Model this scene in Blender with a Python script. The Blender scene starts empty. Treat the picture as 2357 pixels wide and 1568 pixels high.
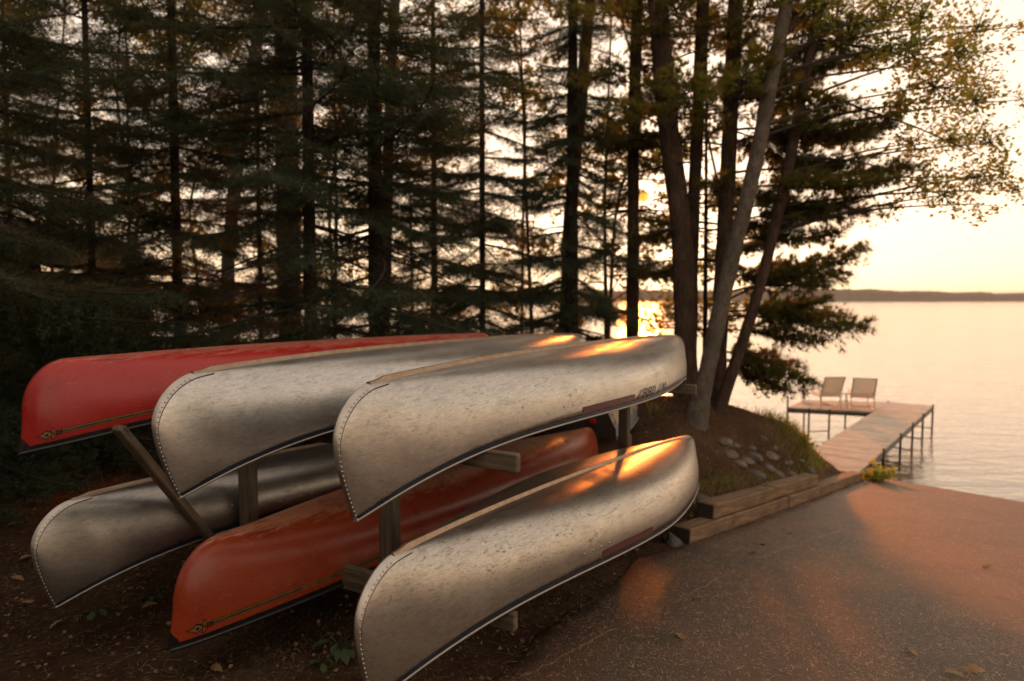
import bpy, math, random
import numpy as np
from mathutils import Vector, Matrix

# ------------------------------------------------------------------ camera, sky, sun, exposure
scene = bpy.context.scene
CZ = 2.0                       # camera height above the near ground
FPX, PW, PH, HOR = 1480.0, 2356.0, 1568.0, 690.0
PITCH = math.atan((PH / 2 - HOR) / FPX)
cam_d = bpy.data.cameras.new('camera')
cam_d.sensor_width = 36.0
cam_d.lens = 36.0 * FPX / PW
cam_d.clip_start = 0.05
cam_d.clip_end = 20000
cam_d.dof.use_dof = True
cam_d.dof.focus_distance = 3.3
cam_d.dof.aperture_fstop = 1.4
cam_d.dof.aperture_blades = 0
cam = bpy.data.objects.new('camera', cam_d)
scene.collection.objects.link(cam)
cam.location = (0, 0, CZ)
cam.rotation_euler = (math.pi / 2 - PITCH, 0, 0)
scene.camera = cam
FW = np.array([0, math.cos(PITCH), -math.sin(PITCH)])
UP = np.array([0, math.sin(PITCH), math.cos(PITCH)])
RT = np.array([1.0, 0, 0])
CAM = np.array([0, 0, CZ])


def ray(px, py):
    d = FW + RT * (px - PW / 2) / FPX + UP * (PH / 2 - py) / FPX
    return d / d[1]


def P(px, py, Y):
    return CAM + ray(px, py) * Y


sun_dir = ray(1480, 452)
sun_dir = sun_dir / np.linalg.norm(sun_dir)
SUN_EL = math.asin(sun_dir[2])
SUN_AZ = math.atan2(sun_dir[0], sun_dir[1])

world = bpy.data.worlds.new('World')
scene.world = world
world.use_nodes = True
wn = world.node_tree
wn.nodes.clear()
sky = wn.nodes.new('ShaderNodeTexSky')
sky.sky_type = 'NISHITA'
sky.sun_disc = False
sky.sun_elevation = SUN_EL
sky.sun_rotation = SUN_AZ
sky.altitude = 0
sky.air_density = 1.6
sky.dust_density = 0.8
sky.ozone_density = 0.6
tint = wn.nodes.new('ShaderNodeMix')
tint.data_type = 'RGBA'
tint.blend_type = 'MULTIPLY'
tint.inputs[0].default_value = 1.0
tint.inputs[7].default_value = (1.0, 0.785, 0.635, 1)
gm = wn.nodes.new('ShaderNodeGamma')      # thick, evenly bright summer haze
gm.inputs['Gamma'].default_value = 0.33
hs = wn.nodes.new('ShaderNodeHueSaturation')
hs.inputs['Saturation'].default_value = 0.65
bg = wn.nodes.new('ShaderNodeBackground')
bg.inputs[1].default_value = 0.15
wo = wn.nodes.new('ShaderNodeOutputWorld')
wn.links.new(sky.outputs[0], gm.inputs[0])
wn.links.new(gm.outputs[0], hs.inputs['Color'])
wn.links.new(hs.outputs[0], tint.inputs[6])
wn.links.new(tint.outputs[2], bg.inputs[0])
wn.links.new(bg.outputs[0], wo.inputs[0])

sun_l = bpy.data.lights.new('sun', 'SUN')
sun_l.energy = 0.75
sun_l.angle = math.radians(3.5)
sun_l.color = (1.0, 0.22, 0.03)
sun_o = bpy.data.objects.new('sun_lamp', sun_l)
scene.collection.objects.link(sun_o)
lamp_dir = ray(1480, 427)            # lamp aimed above the sun sphere, which would otherwise block it
lamp_dir = lamp_dir / np.linalg.norm(lamp_dir)
sun_o.rotation_euler = Vector(-lamp_dir).to_track_quat('-Z', 'Y').to_euler()

vs = scene.view_settings
vs.view_transform = 'Standard'
vs.look = 'None'
vs.exposure = 2.55
vs.gamma = 1.0
vs.use_curve_mapping = False
cy = scene.cycles
cy.max_bounces = 7
cy.diffuse_bounces = 3
cy.glossy_bounces = 3
cy.transmission_bounces = 4
cy.transparent_max_bounces = 6
cy.caustics_reflective = False
cy.caustics_refractive = False
cy.sample_clamp_indirect = 4.0
cy.use_denoising = True

# ------------------------------------------------------------------ helpers
rng = np.random.default_rng(7)
random.seed(7)
COL = scene.collection


def sm(a, b, x):
    t = np.clip((x - a) / (b - a), 0, 1)
    return t * t * (3 - 2 * t)


def tag(o, label=None, cat=None, group=None, kind=None):
    if label: o['label'] = label
    if cat: o['category'] = cat
    if group: o['group'] = group
    if kind: o['kind'] = kind
    return o


def empty(name, loc=(0, 0, 0), mat4=None):
    o = bpy.data.objects.new(name, None)
    COL.objects.link(o)
    if mat4 is not None:
        o.matrix_world = mat4
    else:
        o.location = loc
    return o


def link(name, me, mat=None, parent=None):
    o = bpy.data.objects.new(name, me)
    COL.objects.link(o)
    if mat is not None:
        for m in (mat if isinstance(mat, (list, tuple)) else [mat]):
            if len(me.materials) < (len(mat) if isinstance(mat, (list, tuple)) else 1):
                me.materials.append(m)
    if parent is not None:
        o.parent = parent
    return o


def mesh(name, v, f, mat=None, parent=None, smooth=False):
    me = bpy.data.meshes.new(name)
    me.from_pydata([tuple(map(float, p)) for p in v], [], [tuple(int(i) for i in q) for q in f])
    if smooth:
        me.polygons.foreach_set('use_smooth', np.ones(len(me.polygons), bool))
    me.update()
    return link(name, me, mat, parent)


def tri_mesh(name, tris, mat, parent=None, midx=None):
    """tris: (N,3,3) triangle soup"""
    n = len(tris)
    me = bpy.data.meshes.new(name)
    me.vertices.add(n * 3)
    me.vertices.foreach_set('co', np.ascontiguousarray(tris, np.float32).ravel())
    me.loops.add(n * 3)
    me.loops.foreach_set('vertex_index', np.arange(n * 3, dtype=np.int32))
    me.polygons.add(n)
    me.polygons.foreach_set('loop_start', np.arange(0, n * 3, 3, dtype=np.int32))
    if midx is not None:
        me.polygons.foreach_set('material_index', np.ascontiguousarray(midx, np.int32))
    me.update()
    me.validate()
    return link(name, me, mat, parent)


def grid_faces(nu, nv, wrap=False):
    f = []
    for i in range(nu - 1):
        for j in range(nv if wrap else nv - 1):
            k = (j + 1) % nv
            f.append((i * nv + j, (i + 1) * nv + j, (i + 1) * nv + k, i * nv + k))
    return f


def tube(pts, rad, n=8, cap=True):
    pts = np.asarray(pts, float)
    rad = np.broadcast_to(np.asarray(rad, float), (len(pts),))
    d = np.gradient(pts, axis=0)
    d /= np.linalg.norm(d, axis=1)[:, None] + 1e-9
    ref = np.array([0.0, 0, 1]) if abs(d[0][2]) < 0.9 else np.array([1.0, 0, 0])
    v = []
    a = np.arange(n) * 2 * math.pi / n
    for p, t, r in zip(pts, d, rad):
        s = np.cross(t, ref); s /= np.linalg.norm(s) + 1e-9
        u = np.cross(s, t)
        ref = u
        v.append(p + r * (np.cos(a)[:, None] * s + np.sin(a)[:, None] * u))
    v = np.vstack(v)
    f = grid_faces(len(pts), n, True)
    if cap:
        f.append(tuple(range(n))[::-1])
        m = (len(pts) - 1) * n
        f.append(tuple(range(m, m + n)))
    return v, f


def join(parts):
    V, F, k = [], [], 0
    for v, f in parts:
        V.append(np.asarray(v, float)); F += [tuple(i + k for i in q) for q in f]; k += len(v)
    return np.vstack(V), F


def box(c, ax, ay, az, bev=0.0):
    """box centred at c with half-axis vectors; bevelled along the long edges of ax if bev"""
    c, ax, ay, az = (np.asarray(q, float) for q in (c, ax, ay, az))
    if bev <= 0:
        v = [c + i * ax + j * ay + k * az for i in (-1, 1) for j in (-1, 1) for k in (-1, 1)]
        f = [(0, 1, 3, 2), (4, 6, 7, 5), (0, 4, 5, 1), (2, 3, 7, 6), (0, 2, 6, 4), (1, 5, 7, 3)]
        return np.array(v), f
    by, bz = bev / np.linalg.norm(ay), bev / np.linalg.norm(az)
    bx = bev / np.linalg.norm(ax)
    prof = [(-1, -1 + bz), (-1, 1 - bz), (-1 + by, 1), (1 - by, 1), (1, 1 - bz), (1, -1 + bz), (1 - by, -1), (-1 + by, -1)]
    v = []
    for s, sc in ((-1, 1 - by), (-1 + bx, 1), (1 - bx, 1), (1, 1 - by)):
        for y, z in prof:
            v.append(c + s * ax + y * sc * ay + z * (1 - bz if sc < 1 else 1) * az)
    f = grid_faces(4, 8, True) + [tuple(range(8))[::-1], tuple(range(24, 32))]
    return np.array(v), f


def vnoise(p, s=1.0, seed=0):
    """cheap smooth pseudo-noise in [-1,1] from summed sines"""
    r = np.random.default_rng(seed)
    p = np.asarray(p, float) * s
    o = np.zeros(p.shape[:-1])
    for k in range(6):
        w = r.normal(size=p.shape[-1]) * (0.7 + 0.5 * k)
        o += np.sin(p @ w + r.uniform(0, 6.28)) / (1 + 0.45 * k)
    return o / 3.0


# ------------------------------------------------------------------ materials
class NT:
    def __init__(s, name):
        s.m = bpy.data.materials.new(name)
        s.m.use_nodes = True
        s.t = s.m.node_tree
        s.t.nodes.clear()
        s.out = s.n('OutputMaterial')

    def n(s, ty, **kw):
        nd = s.t.nodes.new('ShaderNode' + ty)
        for k, v in kw.items():
            if isinstance(k, str) and hasattr(nd, k) and k not in nd.inputs:
                setattr(nd, k, v)
        return nd

    def l(s, a, b):
        s.t.links.new(a, b)

    def coord(s, kind='Object', scale=(1, 1, 1)):
        tc = s.n('TexCoord')
        mp = s.n('Mapping')
        mp.inputs['Scale'].default_value = scale
        s.l(tc.outputs[kind], mp.inputs[0])
        return mp.outputs[0]

    def noise(s, co, scale=5, detail=4, rough=0.6, dist=0.0):
        nd = s.n('TexNoise')
        nd.inputs['Scale'].default_value = scale
        nd.inputs['Detail'].default_value = detail
        nd.inputs['Roughness'].default_value = rough
        nd.inputs['Distortion'].default_value = dist
        s.l(co, nd.inputs['Vector'])
        return nd.outputs[0]

    def ramp(s, fac, stops):
        r = s.n('ValToRGB')
        el = r.color_ramp.elements
        while len(el) < len(stops):
            el.new(0.5)
        for e, (p, c) in zip(el, stops):
            e.position = p
            e.color = (*c, 1) if len(c) == 3 else c
        s.l(fac, r.inputs[0])
        return r.outputs[0]

    def mix(s, fac, a, b, mode='MIX'):
        m = s.n('Mix'); m.data_type = 'RGBA'; m.blend_type = mode
        for i, q in ((0, fac), (6, a), (7, b)):
            if hasattr(q, 'links') or hasattr(q, 'is_linked'):
                s.l(q, m.inputs[i])
            elif i == 0:
                m.inputs[0].default_value = q
            else:
                m.inputs[i].default_value = (*q, 1)
        return m.outputs[2]

    def math(s, op, a, b=None):
        m = s.n('Math'); m.operation = op
        for i, q in ((0, a), (1, b)):
            if q is None: continue
            if hasattr(q, 'is_linked'): s.l(q, m.inputs[i])
            else: m.inputs[i].default_value = q
        return m.outputs[0]

    def bump(s, h, st=0.3, dist=0.01):
        b = s.n('Bump')
        b.inputs['Strength'].default_value = st
        b.inputs['Distance'].default_value = dist
        s.l(h, b.inputs['Height'])
        return b.outputs[0]

    def bsdf(s, col, rough=0.6, metal=0.0, normal=None, spec=None, coat=None):
        b = s.n('BsdfPrincipled')
        for nm, q in (('Base Color', col), ('Roughness', rough), ('Metallic', metal)):
            if hasattr(q, 'is_linked'): s.l(q, b.inputs[nm])
            else: b.inputs[nm].default_value = (*q, 1) if nm == 'Base Color' else q
        if normal is not None: s.l(normal, b.inputs['Normal'])
        if spec is not None: b.inputs['Specular IOR Level'].default_value = spec
        if coat is not None:
            b.inputs['Coat Weight'].default_value = coat
            b.inputs['Coat Roughness'].default_value = 0.25
        s.l(b.outputs[0], s.out.inputs[0])
        return b


def c3(q): return (q[0], q[0], q[0])
BLK, WHT = (0, 0, 0), (1, 1, 1)


def mat_aluminium(name, tone, scuff=1.0, dirt=0.5):
    dirt *= 0.40
    t = NT(name)
    co = t.coord()
    base = t.ramp(t.noise(co, 2.2, 5, 0.65), [(0.3, tuple(q * 0.85 for q in tone)), (0.7, tone)])
    streak = t.noise(t.coord(scale=(2.0, 34, 34)), 1.6, 5, 0.7, 0.4)
    base = t.mix(t.ramp(streak, [(0.50, BLK), (0.68, c3((0.45,)))]), base, tuple(q * 0.45 for q in tone))
    scr = t.noise(t.coord(scale=(1.6, 70, 55)), 1.8, 3, 0.5, 1.0)
    base = t.mix(t.ramp(scr, [(0.60, BLK), (0.625, c3((0.5,))), (0.65, BLK)]), base, tuple(min(1, q * 1.5) for q in tone))
    base = t.mix(t.ramp(scr, [(0.35, BLK), (0.375, c3((0.55,))), (0.40, BLK)]), base, tuple(q * 0.3 for q in tone))
    # scuffing worn into the turn of the bilge
    sx = t.n('SeparateXYZ')
    tc = t.n('TexCoord')
    t.l(tc.outputs['Object'], sx.inputs[0])
    bil = t.ramp(t.math('ADD', t.math('MULTIPLY', sx.outputs[2], 1.6), t.math('MULTIPLY', t.noise(co, 1.7, 3), 0.5)),
                 [(0.36, BLK), (0.56, WHT), (0.80, WHT), (0.95, c3((0.35,)))])
    sc1 = t.noise(t.coord(scale=(7, 20, 26)), 2.4, 8, 0.78, 1.2)
    sc = t.math('MULTIPLY', t.ramp(sc1, [(0.60 - 0.03 * scuff, BLK), (0.64 - 0.03 * scuff, WHT)]), bil)
    base = t.mix(t.math('MULTIPLY', sc, 0.5 * scuff), base, (0.045, 0.038, 0.030))
    fine = t.ramp(t.noise(t.coord(scale=(30, 60, 60)), 1.5, 3, 0.6, 2.0), [(0.66, BLK), (0.70, WHT)])
    base = t.mix(t.math('MULTIPLY', fine, 0.15), base, (0.05, 0.043, 0.036))
    dr = t.ramp(t.noise(co, 5.5, 7, 0.7), [(0.48, BLK), (0.72, WHT)])
    drf = t.math('MULTIPLY', dr, dirt)
    base = t.mix(drf, base, (0.11, 0.09, 0.07))
    rough = t.ramp(t.noise(co, 7, 6, 0.7), [(0.3, c3((0.28,))), (0.7, c3((0.40,)))])
    rough = t.math('ADD', rough, t.math('MULTIPLY', sc, 0.25))
    metal = t.math('SUBTRACT', 0.93, t.math('ADD', t.math('MULTIPLY', drf, 0.5), t.math('MULTIPLY', sc, 0.5)))
    h = t.math('ADD', t.noise(co, 3.0, 2), t.math('MULTIPLY', sc1, 0.10))
    t.bsdf(base, rough, metal, t.bump(h, 0.07, 0.010))
    return t.m


def mat_paint(name, col, faded, worn):
    t = NT(name)
    co = t.coord()
    base = t.ramp(t.noise(co, 1.6, 5, 0.6), [(0.3, col), (0.75, faded)])
    st = t.noise(t.coord(scale=(3, 30, 30)), 2.2, 6, 0.7, 0.8)
    base = t.mix(t.ramp(st, [(0.60, BLK), (0.70, c3((0.5,)))]), base, worn)
    fine = t.ramp(t.noise(t.coord(scale=(9, 50, 50)), 2, 3, 0.6, 1.5), [(0.665, BLK), (0.69, c3((0.7,)))])
    base = t.mix(fine, base, worn)
    sx = t.n('SeparateXYZ'); t.l(co, sx.inputs[0])
    rub = t.math('ADD', t.math('MULTIPLY', sx.outputs[2], 2.2), t.math('MULTIPLY', t.noise(t.coord(scale=(2.5, 18, 18)), 2.0, 6, 0.75), 0.55))
    base = t.mix(t.ramp(rub, [(0.97, BLK), (1.07, c3((0.75,)))]), base, worn)      # paint rubbed off along the keel
    grime = t.ramp(t.noise(co, 3.5, 7, 0.75), [(0.52, BLK), (0.70, c3((0.45,)))])
    base = t.mix(grime, base, tuple(q * 0.45 for q in col))
    rough = t.ramp(t.noise(co, 5, 5, 0.7), [(0.3, c3((0.24,))), (0.7, c3((0.36,)))])
    t.bsdf(base, rough, 0, t.bump(t.noise(co, 4, 3), 0.12, 0.01), spec=0.5)
    return t.m


def mat_plain(name, col, rough=0.6, metal=0.0, var=0.25, scale=20, bump=0.0):
    t = NT(name)
    co = t.coord()
    n = t.noise(co, scale, 5, 0.65)
    base = t.ramp(n, [(0.3, tuple(q * (1 - var) for q in col)), (0.7, tuple(min(1, q * (1 + var)) for q in col))])
    t.bsdf(base, rough, metal, t.bump(n, bump, 0.01) if bump else None)
    return t.m


def mat_wood(name, col, dark, axis=0, sc=1.0):
    t = NT(name)
    s = [14 * sc, 14 * sc, 14 * sc]; s[axis] = 0.9 * sc
    n = t.noise(t.coord(scale=s), 3.0, 6, 0.65, 0.6)
    n2 = t.noise(t.coord(), 3.0, 5, 0.6)
    base = t.ramp(n, [(0.34, dark), (0.62, col)])
    base = t.mix(t.ramp(n2, [(0.45, BLK), (0.75, c3((0.55,)))]), base, tuple(q * 0.5 for q in dark))
    t.bsdf(base, 0.78, 0, t.bump(n, 0.5, 0.006), spec=0.25)
    return t.m


def mat_bark(name, a, b, zs=0.22, sc=26, bump=1.0):
    t = NT(name)
    co = t.coord(scale=(1, 1, zs))
    n = t.noise(co, sc, 6, 0.7, 0.8)
    n2 = t.noise(t.coord(), 2.5, 4, 0.6)
    base = t.ramp(n, [(0.36, a), (0.66, b)])
    base = t.mix(t.ramp(n2, [(0.45, BLK), (0.7, c3((0.5,)))]), base, tuple(q * 0.55 for q in a))
    t.bsdf(base, 0.9, 0, t.bump(n, bump, 0.02), spec=0.15)
    return t.m


def mat_leaf(name, a, b, trans, tw=0.45, sc=1.6):
    """foliage: diffuse plus light coming through the blade"""
    t = NT(name)
    co = t.coord()
    n = t.noise(co, sc, 3, 0.6)
    base = t.ramp(n, [(0.3, a), (0.7, b)])
    d = t.n('BsdfPrincipled')
    t.l(base, d.inputs['Base Color'])
    d.inputs['Roughness'].default_value = 0.65
    d.inputs['Specular IOR Level'].default_value = 0.3
    tr = t.n('BsdfTranslucent')
    tr.inputs[0].default_value = (*trans, 1)
    mx = t.n('MixShader')
    mx.inputs[0].default_value = tw
    t.l(d.outputs[0], mx.inputs[1]); t.l(tr.outputs[0], mx.inputs[2])
    t.l(mx.outputs[0], t.out.inputs[0])
    return t.m


M = {}
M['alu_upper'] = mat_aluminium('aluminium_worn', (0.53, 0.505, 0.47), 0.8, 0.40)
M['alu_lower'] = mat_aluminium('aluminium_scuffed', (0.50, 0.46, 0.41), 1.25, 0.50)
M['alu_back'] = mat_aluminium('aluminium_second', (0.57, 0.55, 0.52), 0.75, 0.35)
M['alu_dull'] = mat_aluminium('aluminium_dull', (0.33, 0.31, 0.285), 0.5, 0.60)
M['alu_trim'] = mat_plain('aluminium_trim', (0.48, 0.44, 0.40), 0.42, 0.9, 0.12, 30)
M['rail'] = mat_plain('gunwale_aluminium', (0.34, 0.31, 0.28), 0.5, 0.85, 0.15, 30)
M['keel'] = mat_plain('keel_strip', (0.33, 0.24, 0.165), 0.45, 0.85, 0.25, 18)
M['navy'] = mat_plain('dark_gunwale_band', (0.012, 0.016, 0.03), 0.45, 0, 0.4, 12)
M['black'] = mat_plain('black_vinyl', (0.011, 0.010, 0.010), 0.35, 0, 0.4, 12)
M['red'] = mat_paint('red_hull', (0.33, 0.010, 0.010), (0.42, 0.028, 0.02), (0.50, 0.16, 0.11))
M['orange'] = mat_paint('orange_hull', (0.30, 0.036, 0.011), (0.38, 0.062, 0.020), (0.52, 0.24, 0.14))
M['gold'] = mat_plain('gold_decal', (0.22, 0.13, 0.04), 0.5, 0.1, 0.15, 20)
M['maroon'] = mat_plain('maroon_decal', (0.085, 0.018, 0.014), 0.5, 0, 0.2, 20)
M['letters'] = mat_plain('black_lettering', (0.02, 0.016, 0.014), 0.6, 0, 0.3, 30)
M['wood'] = mat_wood('weathered_lumber', (0.19, 0.145, 0.10), (0.075, 0.055, 0.038), 0)
M['woodz'] = mat_wood('weathered_post', (0.24, 0.18, 0.12), (0.10, 0.07, 0.045), 2)
M['timber'] = mat_wood('brown_timber', (0.26, 0.165, 0.095), (0.11, 0.066, 0.038), 0, 0.7)
M['endgrain'] = mat_plain('timber_end', (0.030, 0.022, 0.016), 0.9, 0, 0.4, 30, 0.4)
M['plank'] = mat_wood('dock_plank', (0.58, 0.50, 0.42), (0.42, 0.35, 0.28), 0, 0.6)
M['steel'] = mat_plain('dock_pipe', (0.10, 0.085, 0.07), 0.5, 0.6, 0.3, 12)
M['strap'] = mat_plain('chair_strap', (0.60, 0.42, 0.28), 0.55, 0, 0.15, 12)
M['frame'] = mat_plain('chair_frame', (0.34, 0.30, 0.26), 0.4, 0.4, 0.15, 12)
M['tabletop'] = mat_plain('small_table_top', (0.62, 0.58, 0.52), 0.4, 0, 0.1, 12)


# ------------------------------------------------------------------ terrain
BND = np.array([(-8, -7), (-5, -3), (-2.5, 0), (-0.9, 2), (-0.25, 3.12), (0, 3.58), (0.445, 4.33), (1.09, 5.33), (1.65, 5.8),
                (5.96, 10.7), (7.5, 12.4), (16, 22.0)], float)


def sdist(x, y):
    """signed distance to the ramp's left edge, positive on the grass side"""
    x, y = np.asarray(x, float), np.asarray(y, float)
    best = np.full(x.shape, 1e9); sg = np.zeros(x.shape)
    for a, b in zip(BND[:-1], BND[1:]):
        d = b - a; L2 = d @ d
        t = np.clip(((x - a[0]) * d[0] + (y - a[1]) * d[1]) / L2, 0, 1)
        dx, dy = x - a[0] - t * d[0], y - a[1] - t * d[1]
        r = np.hypot(dx, dy)
        s = np.sign(d[0] * (y - a[1]) - d[1] * (x - a[0]))
        m = r < best - 1e-9
        best = np.where(m, r, best); sg = np.where(m, s, sg)
    return best * sg


def ramp_z(x, y):
    q = 0.68 * np.asarray(x, float) + 0.73 * np.asarray(y, float)
    return np.interp(q, [-40, 0, 5.36, 12.5, 12.9, 15.5, 30, 60], [0.3, 0.07, -0.25, -1.128, -1.24, -2.6, -4.0, -5])


def ground_z(x, y):
    x, y = np.asarray(x, float), np.asarray(y, float)
    q = 0.68 * x + 0.73 * y
    e = sdist(x, y)
    Mr = np.interp(q, [-40, 2, 5.5, 6.5, 8.2, 9.0, 9.6, 10.3, 10.9, 11.5, 12, 12.8, 14.2, 40], [0.05, -0.05, -0.20, -0.06, 0.60, 0.46, 0.22, -0.10, -0.42, -0.75, -1.0, -1.6, -2.7, -4])
    Ml = np.interp(q, [-40, 2, 6, 10, 12, 13.2, 15, 40], [0.1, -0.05, -0.15, -0.2, -0.5, -1.4, -2.7, -4])
    w = sm(-0.4, 1.8, x)
    Mz = Ml * (1 - w) + Mr * w
    k = sm(0.05, np.interp(q, [8.2, 9.8], [1.5, 0.62]), e)
    z = ramp_z(x, y) * (1 - k) + Mz * k
    wl = sm(0.1, 0.5, e) * sm(5.2, 6.2, q) * (1 - sm(10.8, 11.8, q))      # soil held up behind the timbers
    z = np.maximum(z, (ramp_z(x, y) + 0.30) * wl + z * (1 - wl))
    p = np.stack([x, y], -1)
    z = z + sm(0.0, 0.5, e) * (0.035 * vnoise(p, 1.3, 3) + 0.020 * vnoise(p, 5.0, 4) + 0.012 * vnoise(p, 11.0, 6))
    return np.where(e < 0, ramp_z(x, y) - 0.05 * sm(0, 0.15, -e), z)


def G(px, py, lift=0.0):
    """where the view ray through a photo pixel meets the ground"""
    r = ray(px, py)
    t = np.linspace(1.5, 40, 6000)
    p = CAM + t[:, None] * r
    below = p[:, 2] < np.where(sdist(p[:, 0], p[:, 1]) < 0, ramp_z(p[:, 0], p[:, 1]), ground_z(p[:, 0], p[:, 1]))
    i = int(np.argmax(below))
    q = p[i].copy(); q[2] += lift
    return q


def build_ground():
    def axis(lo, hi, c, n):
        u = np.linspace(-1, 1, n)
        s = np.sign(u) * (0.28 * np.abs(u) + 0.72 * np.abs(u) ** 3)
        return np.where(s < 0, c + s * (c - lo), c + s * (hi - c))
    xs, ys = axis(-45, 26, 0.6, 330), axis(-16, 46, 6.0, 330)
    X, Y = np.meshgrid(xs, ys, indexing='ij')
    Z = ground_z(X, Y)
    v = np.stack([X, Y, Z], -1).reshape(-1, 3)
    t = NT('forest_floor')
    co = t.coord()
    a = t.noise(co, 1.1, 6, 0.65)
    b = t.noise(co, 24, 6, 0.75)
    base = t.ramp(a, [(0.32, (0.050, 0.027, 0.015)), (0.5, (0.090, 0.050, 0.028)), (0.70, (0.165, 0.105, 0.066))])
    base = t.mix(t.ramp(b, [(0.42, BLK), (0.68, c3((0.75,)))]), base, (0.035, 0.020, 0.012))
    base = t.mix(t.ramp(t.noise(co, 70, 3, 0.7), [(0.60, BLK), (0.68, c3((0.6,)))]), base, (0.24, 0.135, 0.075))
    h = t.math('ADD', b, t.math('MULTIPLY', a, 0.6))
    t.bsdf(base, 0.95, 0, t.bump(h, 1.0, 0.035), spec=0.1)
    o = mesh('ground', v, grid_faces(len(xs), len(ys)), t.m, smooth=True)
    tag(o, kind='structure')


def build_ramp():
    # finely sampled left edge with a ragged wobble, swept to the right
    s = []
    for a, b in zip(BND[:-1], BND[1:]):
        n = max(2, int(np.linalg.norm(b - a) / 0.12))
        s += [a + (b - a) * i / n for i in range(n)]
    s = np.array(s)
    wob = 0.05 * vnoise(s, 3.0, 9) + 0.03 * vnoise(s, 9.0, 10)
    s = s + np.outer(wob, (0.73, -0.68))
    w = np.concatenate([[0, 0.02], np.linspace(0.15, 3, 18), np.linspace(3.5, 18, 30)])
    X = s[:, None, 0] + w[None] * 0.73
    Y = s[:, None, 1] - w[None] * 0.68
    Z = ramp_z(X, Y) + 0.012 + 0.004 * vnoise(np.stack([X, Y], -1), 1.2, 5)
    Z[:, 0] -= 0.05
    v = np.stack([X, Y, Z], -1).reshape(-1, 3)
    t = NT('asphalt')
    co = t.coord()
    agg = t.n('TexVoronoi'); agg.inputs['Scale'].default_value = 150
    t.l(co, agg.inputs['Vector'])
    sep = t.n('SeparateColor'); t.l(agg.outputs['Color'], sep.inputs[0])
    base = t.ramp(sep.outputs[0], [(0.0, (0.040, 0.025, 0.016)), (0.55, (0.078, 0.049, 0.031)), (0.86, (0.125, 0.080, 0.050)), (0.97, (0.30, 0.20, 0.13))])
    big = t.noise(co, 0.9, 5, 0.65)
    base = t.mix(t.ramp(big, [(0.40, BLK), (0.66, c3((0.75,)))]), base, (0.15, 0.068, 0.034))
    base = t.mix(t.ramp(t.noise(co, 2.6, 6, 0.7), [(0.48, BLK), (0.70, c3((0.6,)))]), base, (0.035, 0.024, 0.018))
    sx = t.n('SeparateXYZ'); t.l(co, sx.inputs[0])
    # a pale hairline crack wandering down the ramp
    line = t.math('ADD', t.math('SUBTRACT', t.math('MULTIPLY', sx.outputs[0], 1.0), t.math('MULTIPLY', sx.outputs[1], 1.02)),
                  t.math('MULTIPLY', t.noise(co, 1.4, 6, 0.7), 0.35))
    cr = t.ramp(t.math('ABSOLUTE', t.math('ADD', line, 3.245)), [(0.0, WHT), (0.014, BLK)])
    base = t.mix(t.math('MULTIPLY', cr, t.ramp(t.noise(co, 6, 3), [(0.42, BLK), (0.58, c3((0.75,)))])), base, (0.30, 0.22, 0.16))
    h = t.math('ADD', agg.outputs['Distance'], t.math('MULTIPLY', t.noise(co, 40, 4), 0.6))
    t.bsdf(base, 0.6, 0, t.bump(h, 0.85, 0.006), spec=0.5)
    o = mesh('boat_ramp', v, grid_faces(len(s), len(w)), t.m, smooth=True)
    tag(o, kind='structure')


WATER = -2.2


def build_lake():
    t = NT('lake_water')
    co = t.coord()
    n1 = t.noise(t.coord(scale=(0.35, 1.0, 1)), 1.6, 4, 0.55, 0.3)
    n2 = t.noise(t.coord(scale=(0.5, 1.0, 1)), 7.0, 3, 0.5)
    h = t.math('ADD', n1, t.math('MULTIPLY', n2, 0.22))
    t.bsdf((0.20, 0.150, 0.112), 0.08, 0, t.bump(h, 0.45, 0.12), spec=0.85)
    v = [(-4500, -400, WATER), (4500, -400, WATER), (4500, 5200, WATER), (-4500, 5200, WATER)]
    tag(mesh('lake', v, [(0, 1, 2, 3)], t.m), kind='structure')
    # wooded far shore
    xs = np.linspace(-2600, 3400, 900)
    hz = 32 + 6 * np.sin(xs / 310) + 4 * np.sin(xs / 127 + 1) + rng.normal(0, 2.0, len(xs)) + 1.5 * np.sin(xs / 23)
    hz *= 0.75 + 0.25 * sm(500, 2200, xs)
    y0 = 1500 + 120 * np.sin(xs / 900)
    rows = [np.stack([xs, y0, np.full_like(xs, WATER - 1)], 1), np.stack([xs, y0 + 3, WATER + hz * 0.65], 1),
            np.stack([xs, y0 + 14, WATER + hz], 1), np.stack([xs, y0 + 160, WATER + hz * 0.95], 1), np.stack([xs, y0 + 600, WATER - 1 + 0 * xs], 1)]
    t = NT('far_woods')
    n = t.noise(t.coord(), 0.08, 5, 0.7)
    t.bsdf(t.ramp(n, [(0.3, (0.025, 0.035, 0.016)), (0.7, (0.06, 0.07, 0.03))]), 0.95, 0, t.bump(n, 1.0, 4.0))
    tag(mesh('far_shore', np.vstack(rows), grid_faces(5, len(xs)), t.m), 'low wooded far shore across the lake', kind='structure')


build_ground()
build_ramp()
build_lake()

# the sun itself, low between the trunks
def build_sun():
    t = NT('sun_glow')
    e = t.n('Emission'); e.inputs[0].default_value = (1.0, 0.40, 0.05, 1); e.inputs[1].default_value = 0.42
    t.l(e.outputs[0], t.out.inputs[0])
    me = bpy.data.meshes.new('sun')
    import bmesh
    bm = bmesh.new(); bmesh.ops.create_icosphere(bm, subdivisions=3, radius=9000 * math.tan(math.radians(0.46)))
    bm.to_mesh(me); bm.free()
    o = link('sun', me, t.m)
    o.location = CAM + sun_dir * 9000
    tag(o, 'bright orange setting sun between two trunks', kind='structure')


build_sun()

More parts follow.
